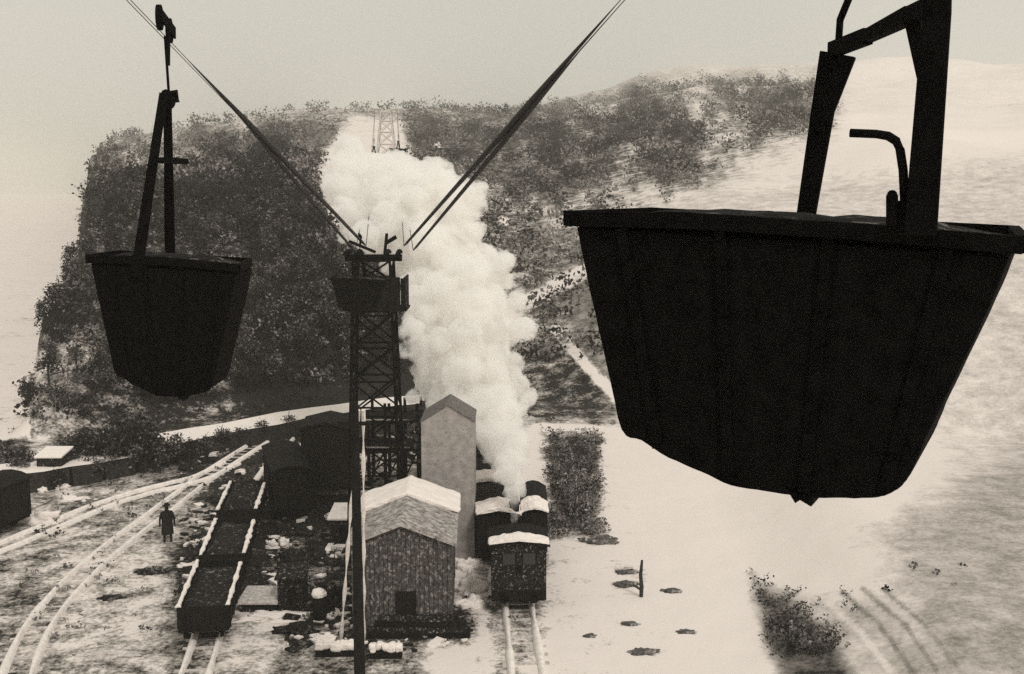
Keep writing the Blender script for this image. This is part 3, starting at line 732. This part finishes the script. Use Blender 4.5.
mb = MB(); mb.path(pts, [.022, .022, .022, .023, .023, .022, .022], 10); mb.build('lever', M['iron'], b1, smooth=True)
mb = MB(); mb.bar(LQ(892, 226, -.05), LQ(892, 195, -.05), .05, .05); mb.tube(LQ(892, 195, -.08), LQ(892, 195, -.02), .025, n=12); mb.bar(LQ(905, 226, -.02), LQ(905, 203, -.02), .16, .05); mb.bar(LQ(914, 236, -.03), LQ(914, 200, -.03), .14, .05); mb.build('latch_bracket', M['iron'], b1)
def carriage(root, c, dirv):
    mb = MB(); d = dirv.normalized(); s = d.cross(Vector((0, 0, 1))).normalized()
    for k in (-.3, .3):
        mb.tube(c+d*k-s*.035+Vector((0, 0, .12)), c+d*k+s*.035+Vector((0, 0, .12)), .13, n=16)
    mb.bar(c-d*.42+s*.06+Vector((0, 0, .12)), c+d*.42+s*.06+Vector((0, 0, .12)), .12, .03, side=(0, 0, 1)); mb.bar(c+s*.06+Vector((0, 0, .12)), c+s*.03+Vector((0, 0, -.3)), .1, .04, side=d)
    return mb.build('carriage', M['iron'], root)
rd = (Rp[1]-Rp[0]); rd.rotate(Matrix.Rotation(-b1.rotation_euler.z, 3, 'Z')); carriage(b1, apex, rd)

def hung_bucket(ropepts, Y, label, rz, s=1.0, legs=None, drop=2.2, sz=1.0, lean=0.0):
    d = None
    for a, b in zip(ropepts, ropepts[1:]):
        if a.y <= Y <= b.y: t = (Y-a.y)/(b.y-a.y); rp = a.lerp(b, t); d = b-a; break
    root, q_ = make_bucket(False)
    tag(root, label, 'ropeway bucket')
    root.rotation_euler = (0, 0, rz); root.scale = (s, s, s*sz)
    zr = rp.z-(drop+.6)*s*sz
    cx = Vector((0, DEP/2, 0)); cx.rotate(Matrix.Rotation(rz, 3, 'Z'))
    root.location = (rp.x-cx.x*s+lean, rp.y-cx.y*s, zr)
    ap = Vector((0, DEP/2, drop)); tp = Vector((-lean/s, DEP/2, drop+.6))
    for y, x in ((-.05, -.16 if legs is None else legs[0]), (DEP+.02, .17 if legs is None else legs[1])):
        mb = MB(); mb.bar((x, y, -.2), ap+Vector((x*.15, (y-DEP/2)*.1, 0)), .17, .05, w2=.12); mb.build('hanger_bar', M['iron'], root)
    mb = MB(); mb.box((.0, DEP/2, 1.0), (.28, .9, .06)); mb.build('yoke', M['iron'], root)
    mb = MB(); mb.tube(ap+Vector((-.02, -.1, -.05)), ap+Vector((-.02, .1, -.05)), .1, n=12); mb.path([ap, ap+Vector((.12, 0, .02)), ap+Vector((.13, 0, -.08))], .04, 6); mb.build('pivot', M['iron'], root)
    mb = MB(); mb.tube(ap, tp, .022, n=8); mb.build('stay_rod', M['iron'], root)
    carriage(root, tp, d)
    return root
lpts = rope_pts(Lp[0], lt, fl_, 0, 1.6); rpts = rope_pts(Rp[0], rt, fr_, 0, 1.6)
hung_bucket(lpts, 15.0, 'shadowy black ore bucket against the dark wooded hillside', .001, .84, legs=(-.42, -.30), drop=1.69, sz=1.51, lean=.02)
hung_bucket(lpts, 46.5, 'dark ore bucket arriving at the lattice tower head', .001, 1.0, drop=1.0)
hung_bucket(lpts, 118, 'tiny black ore bucket just left below the pale far tower', .001, 1.0, drop=1.0)
hung_bucket(rpts, 122, 'tiny black ore bucket just right below the pale far tower', .001, .8, drop=1.0)

# ---------------------------------------------------------------- person on the ballast
def person(loc, rz, h=1.8, label=''):
    root = empty('person', loc, rz, label=label, cat='person')
    k = h/1.8
    V = []; E = []; Rd = []
    def add(p, r, parent=None):
        V.append(Vector(p)*k); Rd.append(r*k)
        if parent is not None: E.append((parent, len(V)-1))
        return len(V)-1
    pel = add((0, 0, .95), .15); wa = add((0, 0, 1.12), .135, pel); ch = add((0, .0, 1.33), .17, wa); nk = add((0, .0, 1.5), .065, ch); hd0 = add((0, .01, 1.6), .085, nk); hd = add((0, .02, 1.7), .095, hd0); add((0, .02, 1.77), .06, hd)
    add((0, -.085, 1.665), .018, hd)   # nose
    for s in (-1, 1):
        hip = add((s*.1, 0, .88), .1, pel); kn = add((s*.12, -.02, .5), .065, hip); an = add((s*.13, .03, .1), .045, kn); add((s*.14, -.1, .04), .045, an)
        sh = add((s*.19, 0, 1.43), .07, ch); el_ = add((s*.27, .03, 1.15), .05, sh); wr = add((s*.28, -.08, .92), .035, el_); pm = add((s*.28, -.1, .85), .035, wr)
        for f, (dx, ln) in enumerate(((-.03, .08), (-.01, .09), (.01, .085), (.03, .07))):
            a = add((s*.28+dx, -.105, .81), .010, pm); add((s*.28+dx, -.09, .81-ln), .009, a)
        add((s*.28-s*.05, -.12, .83), .011, pm)
    me = bpy.data.meshes.new('body'); me.from_pydata(V, E, []); o = bpy.data.objects.new('body', me); sc.collection.objects.link(o); o.parent = root
    sk = o.modifiers.new('skin', 'SKIN')
    if not me.skin_vertices: bpy.context.view_layer.objects.active = o
    for i, v in enumerate(me.skin_vertices[0].data): v.radius = (Rd[i], Rd[i]); v.use_root = (i == 0)
    o.modifiers.new('sub', 'SUBSURF').levels = 1; o.modifiers['sub'].render_levels = 1
    me.materials.append(M['cloth'])
    mb = MB(); prof_ = [(.19, 1.46), (.2, 1.2), (.19, 1.05), (.22, .42)]; n = 14; rows = []
    for r_, z in prof_:
        rows.append([mb.bm.verts.new((k*r_*1.1*math.cos(t), k*r_*.8*math.sin(t), z*k)) for t in [2*math.pi*i/n for i in range(n)]])
    for A_, B_ in zip(rows, rows[1:]):
        for i in range(n): mb.bm.faces.new((A_[i], A_[(i+1) % n], B_[(i+1) % n], B_[i]))
    mb.build('coat', M['cloth'], root, smooth=True)
    mb = MB(); mb.tube((0, .02*k, 1.74*k), (0, .02*k, 1.755*k), .15*k, n=16); mb.tube((0, .02*k, 1.755*k), (0, .02*k, 1.85*k), .1*k, .085*k, 14); mb.build('hat', M['cloth'], root)
    return root
person(G(168, 543), R(200), 1.95, 'person in a long dark coat and hat standing beside the curved track').scale = (1.12, 1.1, 1)

# ---------------------------------------------------------------- yard clutter
def lump(name, g, w, d, h, m, label, cat, group=None, seed=0):
    bm = bmesh.new(); bmesh.ops.create_icosphere(bm, subdivisions=4, radius=1)
    for v in bm.verts:
        f = 1+.6*mnoise.noise(v.co*1.7+Vector((seed*3.1, 0, 0)))+.4*mnoise.noise(v.co*5+Vector((0, seed*1.7, 0)))
        v.co = Vector((v.co.x*w/2*f, v.co.y*d/2*f, max(-.05, v.co.z*h*f)))
    me = bpy.data.meshes.new(name); bm.to_mesh(me); bm.free(); me.materials.append(m)
    for p_ in me.polygons: p_.use_smooth = True
    o = bpy.data.objects.new(name, me); sc.collection.objects.link(o); o.location = g; o.location.z = float(hgt(g.x, g.y)) if g.y > 20 else 0
    return tag(o, label, cat, group)
b = G(320, 620); root = empty('barrel', b, label='upright dark barrel with a round cap of snow', cat='barrel')
mb = MB(); mb.path([(0, 0, z) for z in (0, .2, .5, .8, 1.0)], [.24, .28, .3, .28, .24], 18); mb.build('barrel_body', M['dark'], root, smooth=True)
mb = MB(); mb.path([(0, 0, z) for z in (1.0, 1.12, 1.24, 1.3)], [.27, .28, .2, .08], 14); mb.build('snow_cap', M['snow'], root, smooth=True)
for i, (px, py, wpx, hpx, m, lab) in enumerate([
    (44, 522, 46, 15, 'snow', 'large snow heap beside the black wagon at the left edge'), (42, 492, 12, 6, 'snow', 'small snow heap below the snow capped hut'),
    (62, 489, 18, 6, 'snow', 'flat snow heap right below the snow capped hut'), (75, 500, 34, 5, 'snow', 'long low snow heap along the branch track'),
    (272, 548, 14, 10, 'snow', 'round snow lump right of the second coal wagon'), (284, 545, 12, 10, 'snow', 'paired smaller snow lump right of the second coal wagon'),
    (273, 618, 76, 8, 'snow', 'long narrow snow bank in front of the pale roofed lean-to'), (340, 520, 26, 10, 'snow', 'snow heap between low hut and cabin'),
    (470, 568, 34, 15, 'snow', 'upper snow heap between cabin and locomotive'), (468, 590, 36, 18, 'snow', 'middle snow heap between cabin and locomotive'), (472, 606, 30, 12, 'snow', 'lowest snow heap between cabin and locomotive'),
    (345, 476, 16, 9, 'snow', 'small snow heap at the foot of the trestle'), (250, 535, 22, 10, 'coal', 'coal heap beside the siding, next to the coupled wagons'),
    (300, 560, 50, 14, 'coal', 'broad coal heap in front of the low huts'), (292, 632, 44, 9, 'coal', 'low coal heap below the snow bank'), (335, 600, 22, 16, 'coal', 'coal heap right of the snow capped barrel'),
    (300, 535, 26, 9, 'coal', 'small coal heap behind the paired snow lumps'), (325, 640, 26, 8, 'snow', 'snow heap left of the mast foot'),
    (627, 573, 24, 4, 'cinder', 'upper of two flat dark heaps left of the stake'), (626, 586, 26, 5, 'cinder', 'lower of two flat dark heaps left of the stake'),
    (671, 592, 20, 4, 'cinder', 'small dark heap on clean snow right of the stake'), (630, 624, 18, 3, 'cinder', 'small flat dark heap below the stake'),
    (644, 652, 30, 5, 'cinder', 'dark heap lowest on the open snow'), (600, 542, 36, 8, 'cinder', 'dark heap at the lower corner of the brush plot'),
    (590, 636, 14, 3, 'cinder', 'faint dark heap on the snow right of the rails'), (686, 632, 20, 2, 'cinder', 'faintest flat heap right of the lowest dark heap'),
    (150, 572, 34, 4, 'coal', 'thin dark cinder heap below the standing figure'), (187, 566, 20, 4, 'snow', 'low snow lump left of the coal wagon'),
    (110, 598, 26, 3, 'coal', 'thin cinder heap on the inside of the curved track'), (110, 655, 60, 6, 'dirtysnow', 'pale gravel heap at the bottom beside the curved rails'),
]):
    g = G(px, py); s = g.y/F; lump('snow_heap' if m == 'snow' else ('gravel_heap' if m == 'dirtysnow' else 'coal_heap'), g, wpx*s, wpx*s*(.5 if wpx < 40 else .3), hpx*s*.75, M[m], lab, 'heap', seed=i)
# stake
g = G(641, 598); root = empty('wooden_stake', g, label='crooked dark wooden stake standing alone on the open snow', cat='stake')
mb = MB(); mb.path([(0, 0, -.1), (.02, 0, .5), (-.03, 0, 1.0), (.02, 0, 1.65)], [.08, .09, .08, .05], 7); mb.build('post', M['bark'], root)
mb = MB(); mb.path([(0, 0, .35), (-.3, 0, .55), (-.5, 0, .52)], [.05, .05, .02], 6); mb.build('arm', M['bark'], root)
# stack of beams in front of the cabin
k = 0
for lay in range(4):
    for col in range(2-lay//3):
        g = G(412, 640); ll = 4.3-.5*lay+random.uniform(-.1, .1)
        where = ['bottom', 'second', 'third', 'top'][lay]; fb = ['front', 'rear'][col]
        mb = MB(); mb.box((0, 0, 0), (ll, .3, .22), Matrix.Rotation(random.uniform(-.02, .02), 3, 'Z'), jit=.015)
        o = mb.build('timber_log', M['darksnow'] if lay % 2 else M['dark'], bevel=.02)
        o.location = (g.x+random.uniform(-.1, .1)+.1, g.y+.25+col*.36, .11+lay*.225)
        tag(o, f'{fb} dark beam in the {where} layer of the stack before the cabin' if lay < 3 else 'single dark beam topping the stack before the cabin', 'beam', 'beams stacked before the cabin')
# rocks on right slope
for i, (px, py, Yd, w_) in enumerate([(503, 226, 118, 12), (490, 251, 108, 7), (437, 148, 260, 7)]):
    r_ = ray(px, py); t = 60.0
    while t < 900:
        p_ = Vector((0, 0, CAMZ))+r_*t
        if p_.z < float(hgt(p_.x, p_.y)): break
        t += .5
    s = p_.y/F
    lump('snow_boulder', p_, w_*s, w_*s, w_*s*.7, M['snow'], ['snow covered boulder right of the steam, larger of two', 'smaller snow covered boulder at the steam edge', 'tiny snow covered boulder high on the right hillside'][i], 'boulder', seed=40+i)

# ---------------------------------------------------------------- vegetation
def crown_quads(n, rx, rz, size, clumps=14, seed=0):
    r = np.random.default_rng(seed)
    cc = r.normal(size=(clumps, 3)); cc /= np.linalg.norm(cc, axis=1)[:, None]; cc *= r.uniform(.35, .95, (clumps, 1)); cc *= (rx, rx, rz)
    c = cc[r.integers(0, clumps, n)]+r.normal(size=(n, 3))*np.array([rx, rx, rz])*.24
    a = r.normal(size=(n, 3)); a /= np.linalg.norm(a, axis=1)[:, None]; b = np.cross(a, r.normal(size=(n, 3))); b /= np.linalg.norm(b, axis=1)[:, None]
    s = size*r.uniform(.5, 1.4, (n, 1)); a *= s; b *= s*.6
    return np.stack([c-a, c+b, c+a, c-b], 1)
def quad_mesh(name, Q, mats, mi=None):
    n = len(Q); me = bpy.data.meshes.new(name); me.vertices.add(n*4); me.loops.add(n*4); me.polygons.add(n)
    me.vertices.foreach_set('co', Q.reshape(-1).astype(np.float32)); me.loops.foreach_set('vertex_index', np.arange(n*4, dtype=np.int32))
    me.polygons.foreach_set('loop_start', np.arange(n, dtype=np.int32)*4)
    for m in mats: me.materials.append(m)
    if mi is not None: me.polygons.foreach_set('material_index', mi.astype(np.int32))
    me.update(calc_edges=True); return me
protos = []
for k in range(7):
    h = 1.0; mb = MB(); bend = [Vector((0, 0, -.1)), Vector((random.uniform(-.03, .03), 0, .3)), Vector((random.uniform(-.06, .06), random.uniform(-.05, .05), .6)), Vector((random.uniform(-.08, .08), 0, .95))]
    mb.path(bend, [.035, .028, .018, .006], 6)
    for j in range(8):
        t = .3+.08*j; b0 = bend[1].lerp(bend[3], (t-.3)/.7); a = j*2.4; e = b0+Vector((math.cos(a)*.24, math.sin(a)*.24, .16)); mb.path([b0, b0.lerp(e, .5)+Vector((0, 0, .02)), e], [.012, .009, .003], 5)
    trunk = mb.build('trunk', M['bark']); 
    Q = crown_quads(650, .3, .34, .036, 16, k); Q[..., 2] += .62
    pal = [(.72, .24), (.6, .3), (.4, .4), (.8, .18), (.55, .35), (.3, .45), (.7, .2)][k]; uu = np.random.default_rng(k+50).random(len(Q)); cm = quad_mesh('crown', Q, [M['leafdark'], M['leafmid'], M['leafpale']], (uu > pal[0]).astype(int)+(uu > sum(pal)).astype(int)); crown = bpy.data.objects.new('crown', cm); sc.collection.objects.link(crown)
    root = empty('hillside_tree', (0, 0, -500)); trunk.parent = root; crown.parent = root; protos.append(root)
def place_tree(x, y, h, label, group, cat='tree', z=None):
    src = random.choice(protos); o = copy_tree(src); o.location = (x, y, (float(hgt(x, y)) if z is None else z)-.05); s = h
    o.scale = (s*random.uniform(.9, 1.25), s*random.uniform(.9, 1.25), s); o.rotation_euler = (0, 0, random.uniform(0, 6.28)); tag(o, label, cat, group); return o
# left hillside: individual trees along its edge and lower slope
cnt = 0; tries = 0
while cnt < 230 and tries < 20000:
    tries += 1
    px = random.uniform(10, 425); Yd = 74+60*random.random()**1.3; x = (px-512)/1100*Yd
    z = float(hgt(x, Yd)); 
    if z < 1.2: continue
    qx, qy = project(np.array([x]), np.array([Yd]), np.array([z])); c = float(cover(qx, qy)[0])
    if qy[0] > 432-(qx[0]/400)*30+8 or random.random() > c**1.5: continue
    if 320 < qx[0] < 412 and qy[0] < 235: continue
    edge = qx[0] < 125; hh = random.uniform(1.5, 3.6)*(1.0 if not edge else .8)
    size = 'tall' if hh > 2.8 else ('middling' if hh > 2.0 else 'low'); vert = 'high up' if qy[0] < 250 else ('halfway up' if qy[0] < 350 else 'low down')
    where = 'behind the shadowy bucket' if qx[0] < 255 else ('between bucket and lattice tower' if qx[0] < 345 else 'behind the lattice tower')
    place_tree(x, Yd, hh, f'{size} dark bushy tree {vert} the steep left edge of the hill' if edge else f'{size} dark bushy tree {vert} the wooded hillside {where}',
               'trees on the left edge of the hill' if edge else 'trees above the terrace road'); cnt += 1
print('trees', cnt, tries)
# bushes below the terrace road
for px, py, h in ((205, 456, 1.3), (222, 452, 1.5), (240, 448, 1.2), (262, 443, 1.4), (288, 437, 1.5), (90, 480, 1.3), (120, 476, 2.6), (134, 474, 2.9), (145, 473, 2.6), (104, 466, 1.7), (60, 490, 1.1), (66, 476, 1.8), (86, 474, 2.3), (98, 470, 2.2), (108, 474, 2.0), (126, 462, 2.8), (136, 460, 2.6), (22, 480, 1.6), (8, 478, 1.8), (160, 474, 1.8), (178, 464, 1.6), (80, 470, 1.9), (96, 474, 1.6), (112, 470, 2.2), (128, 472, 2.4), (138, 468, 2.8), (150, 470, 2.0), (168, 468, 1.7), (18, 486, 1.6), (30, 480, 1.5), (190, 462, 1.3), (100, 482, 1.2), (72, 478, 1.4)):
    g = G(px, py); place_tree(g.x, g.y, h*1.25, ('big' if h > 2.1 else 'small')+' dark bush under the terrace wall, '+('left of the snow capped hut' if px < 36 else 'just right of the snow capped hut' if px < 90 else 'midway between hut and curved track' if px < 155 else 'beside the end of the curved track'), 'bushes under the terrace wall', 'bush', 0)
g = G(434, 500); place_tree(P(434, 420, 61).x, 61, 5.6, 'dark round tree peeping over the ridge of the pale building', None, 'tree', 0)
for pr in protos:
    for c in children(pr): bpy.data.objects.remove(c)
    bpy.data.objects.remove(pr)

def scatter(name, n, pxr, dr, hr_, nq, size, accept, mats, label, midx, seed, minz=-1, squash=.8):
    r = np.random.default_rng(seed); px = r.uniform(*pxr, n); Yd = np.exp(r.uniform(math.log(dr[0]), math.log(dr[1]), n)); x = (px-512)/1100*Yd
    z = hgt(x, Yd); qx, qy = project(x, Yd, z); c = cover(qx, qy); ok = accept(qx, qy, c, r.random(n), Yd, z)
    x, Yd, z, c = x[ok], Yd[ok], z[ok], c[ok]; base = [crown_quads(nq, .5, .5*squash, size, 6, 100+k) for k in range(12)]
    Q = []; MI = []
    for i in range(len(x)):
        s = r.uniform(*hr_)*(1+Yd[i]/260); q_ = base[i % 12]*s; q_ = q_+np.array([x[i], Yd[i], z[i]+.42*s*squash]); Q.append(q_); MI.append(np.full(nq, midx(r, c[i], Yd[i])))
    if not Q: return
    me = quad_mesh(name, np.concatenate(Q), mats, np.concatenate(MI)); o = bpy.data.objects.new(name, me); sc.collection.objects.link(o); tag(o, label, None, None, 'stuff'); o['category'] = name.replace('_', ' ')
    print(name, len(x)); return o
three = [M['leafdark'], M['leafmid'], M['leafpale']]
mid = lambda r, c, y: (0 if r.random() < .85 else 1) if c > .78 else ([0, 1, 2][min(2, int(r.random()*3))] if c > .45 else (1 if r.random() < .5 else 2))
scatter('distant_wood', 9000, (60, 840), (95, 900), (1.3, 2.8), 46, .075, lambda qx, qy, c, u, Y, z: (u < (c-.1)**1.4) & (z > 2) & (c > .35) & ~((qx < 430) & (Y < 112)), three, 'scrubby wood covering the hillsides to the hazy skyline', mid, 11)
scatter('scrub', 5200, (0, 1040), (40, 300), (.25, .6), 14, .14, lambda qx, qy, c, u, Y, z: (u < c*.9) & (c > .28) & ~((qx < 60) & (qy < 425)) & ((qx < 640) | (qy > 560) & (u < .12)), three, 'low brush and weeds poking through the snow', mid, 12, squash=.6)
scatter('undergrowth', 5200, (0, 430), (70, 150), (.5, 1.5), 40, .1, lambda qx, qy, c, u, Y, z: (u < c*1.1) & (z > .8) & (c > .3), three, 'tangled undergrowth on the steep lower part of the left hillside', lambda r, c, y: 0 if r.random() < (.94 if c > .85 else .5) else (1 if r.random() < .6 else 2), 15)
scatter('brushwood', 2600, (538, 608), (50, 80), (.35, .8), 26, .09, lambda qx, qy, c, u, Y, z: (u < (c-.3)*1.7) & (fbm(qx, qy, 9, 91) > .40) & (c > .35) & (qy > 425) & (qy < 552), three, 'dense dark brushwood plot beside the white path', lambda r, c, y: min(2, int(r.random()*3.6)), 13)
scatter('brushwood', 2200, (735, 880), (38, 58), (.2, .8), 30, .08, lambda qx, qy, c, u, Y, z: (u < (c-.3)*1.6) & (fbm(qx, qy, 14, 92) > .42) & (c > .3) & (qy > 570), three, 'dark brush on the bank at the lower right', lambda r, c, y: min(2, int(r.random()*2.6)), 14)

def rubble(name, n, pxr, dr, sz, accept, mats, label, seed):
    r = np.random.default_rng(seed); px = r.uniform(*pxr, n); Yd = r.uniform(*dr, n); x = (px-512)/1100*Yd
    qx, qy = project(x, Yd, 0*x); c = cover(qx, qy); ok = accept(qx, qy, c, r.random(n))
    for T_ in TRACKS: ok &= np.hypot(x[:, None]-T_[None, :, 0], Yd[:, None]-T_[None, :, 1]).min(1) > 1.45
    x, Yd, c = x[ok], Yd[ok], c[ok]
    Q = []; MI = []
    for i in range(len(x)):
        s = r.uniform(*sz)*(1.7 if r.random() < .08 else 1); d = np.array([s*r.uniform(.5, 2.2), s*r.uniform(.4, 1), s*r.uniform(.3, .8)])/2; a = r.uniform(0, 3.14); ca, sa = math.cos(a), math.sin(a)
        v = np.array([[X_, Y_, Z_] for X_ in (-1, 1) for Y_ in (-1, 1) for Z_ in (-.3, 1)])*d*r.uniform(.7, 1.15, (8, 3)); v = np.stack([v[:, 0]*ca-v[:, 1]*sa, v[:, 0]*sa+v[:, 1]*ca, v[:, 2]], 1)+np.array([x[i], Yd[i], 0])
        Q.append(v[[[0, 1, 3, 2], [4, 6, 7, 5], [0, 4, 5, 1], [2, 3, 7, 6], [1, 5, 7, 3], [0, 2, 6, 4]]]); MI.append(np.full(6, 0 if r.random() < .3+.6*c[i] else 1))
    me = quad_mesh(name, np.concatenate(Q), mats, np.concatenate(MI)); o = bpy.data.objects.new(name, me); sc.collection.objects.link(o); tag(o, label, 'rubble', None, 'stuff')
rubble('rubble', 3600, (170, 500), (39, 75), (.1, .42), lambda qx, qy, c, u: (u < c) & (c > .4), [M['coal'], M['snow']], 'coal lumps, timber ends and snow crusts littering the yard', 5)
# ---------------------------------------------------------------- steam plume
def plume():
    bm = bmesh.new(); rr = random.Random(3)
    # (x, y pixel of the billow, half width px, distance)
    spine = [(513, 524, 3, 47), (514, 510, 7, 47.2), (513, 495, 11, 47.5), (511, 478, 16, 48), (508, 460, 22, 50), (502, 440, 30, 52), (492, 418, 38, 54), (478, 395, 49, 55.5), (468, 365, 56, 56.5), (464, 335, 58, 57.5), (462, 305, 58, 58.5), (452, 278, 56, 59.5), (436, 250, 56, 61), (416, 225, 58, 63), (400, 205, 60, 66), (384, 192, 50, 70), (368, 182, 34, 75)]
    for (x, y, hw, Y), (x2, y2, hw2, Y2) in zip(spine, spine[1:]):
        for k in range(3):
            t = k/3; cx, cy, w_, yy = x+(x2-x)*t, y+(y2-y)*t, hw+(hw2-hw)*t, Y+(Y2-Y)*t
            s = yy/F; c = P(cx, cy, yy)
            bmesh.ops.create_icosphere(bm, subdivisions=2, radius=w_*s*.8, matrix=Matrix.Translation(c))
            for j in range(7 if hw > 8 else 2):
                a = rr.uniform(0, 6.28); e = rr.uniform(-.7, .7); d = Vector((math.cos(a)*math.cos(e), math.sin(a)*math.cos(e), math.sin(e)))
                rad = w_*s*rr.uniform(.16, .36)
                bmesh.ops.create_icosphere(bm, subdivisions=2, radius=rad, matrix=Matrix.Translation(c+d*(w_*s*1.02-rad*.75)))
    for (x, y, w_, Y) in ((528, 398, 9, 56), (532, 420, 6, 54), (524, 330, 14, 54), (518, 300, 12, 54), (505, 262, 12, 57), (470, 195, 16, 60), (455, 205, 20, 60), (350, 195, 22, 66), (338, 180, 15, 68), (345, 160, 12, 74), (412, 398, 8, 56), (345, 210, 14, 62), (480, 190, 9, 60), (474, 205, 14, 60), (460, 190, 14, 61), (345, 235, 10, 62), (352, 172, 24, 68), (350, 150, 16, 72), (338, 190, 18, 67), (440, 190, 24, 62), (395, 165, 16, 72), (420, 180, 20, 68), (365, 235, 16, 59), (410, 330, 14, 55), (414, 300, 16, 56), (408, 350, 10, 55)):
        bmesh.ops.create_icosphere(bm, subdivisions=2, radius=w_*Y/F, matrix=Matrix.Translation(P(x, y, Y)))
    me = bpy.data.meshes.new('steam'); bm.to_mesh(me); bm.free(); o = bpy.data.objects.new('steam', me); sc.collection.objects.link(o)
    m = o.modifiers.new('remesh', 'REMESH'); m.mode = 'VOXEL'; m.voxel_size = .11
    for nm, sz, st in (('big', 1.6, .45), ('mid', .6, .5), ('fine', .22, .3)):
        t = bpy.data.textures.new('billow_'+nm, 'CLOUDS'); t.noise_scale = sz; t.noise_depth = 3
        d = o.modifiers.new(nm, 'DISPLACE'); d.texture = t; d.strength = st; d.mid_level = .5; d.texture_coords = 'GLOBAL'
        # the thin jet must stay thin
        vg = o.vertex_groups.get('body')
    return o, me
steam, sme = plume()
tag(steam, 'thick white steam billowing up from the locomotive', 'steam', None, 'stuff')
m = bpy.data.materials.new('steam'); m.use_nodes = True; n = m.node_tree; n.nodes.remove(n.nodes['Principled BSDF'])
pv = n.nodes.new('ShaderNodeVolumePrincipled'); pv.inputs['Color'].default_value = (1, .995, .985, 1); pv.inputs['Density'].default_value = 1.5; pv.inputs['Anisotropy'].default_value = .0
tcs = n.nodes.new('ShaderNodeTexCoord'); ns = n.nodes.new('ShaderNodeTexNoise'); ns.inputs['Scale'].default_value = .9; ns.inputs['Detail'].default_value = 5; ns.inputs['Roughness'].default_value = .65
ms = n.nodes.new('ShaderNodeMapRange'); ms.inputs[1].default_value = .38; ms.inputs[2].default_value = .56; ms.inputs[3].default_value = .05; ms.inputs[4].default_value = 3.2
n.links.new(tcs.outputs['Object'], ns.inputs['Vector']); n.links.new(ns.outputs[0], ms.inputs[0]); n.links.new(ms.outputs[0], pv.inputs['Density'])
n.links.new(pv.outputs[0], n.nodes['Material Output'].inputs['Volume']); sme.materials.append(m); m.cycles.volume_step_rate = .25

# ---------------------------------------------------------------- haze
mb = MB(); mb.box((0, 700, 69), (2400, 1700, 144)); hz = mb.build('haze', None) if False else None
bm = bmesh.new(); bmesh.ops.create_cube(bm, size=1, matrix=Matrix.Translation((0, 760, 69)) @ Matrix.Diagonal((10400, 8600*1.0, 160, 1)))
me = bpy.data.meshes.new('haze'); bm.to_mesh(me); bm.free(); hz = bpy.data.objects.new('haze', me); sc.collection.objects.link(hz)
tag(hz, 'pale winter haze filling the valley air', 'haze', None, 'stuff')
m = bpy.data.materials.new('haze'); m.use_nodes = True; n = m.node_tree; n.nodes.remove(n.nodes['Principled BSDF'])
pv = n.nodes.new('ShaderNodeVolumePrincipled'); pv.inputs['Color'].default_value = (.97, .95, .89, 1); pv.inputs['Density'].default_value = .00045
n.links.new(pv.outputs[0], n.nodes['Material Output'].inputs['Volume']); me.materials.append(m)
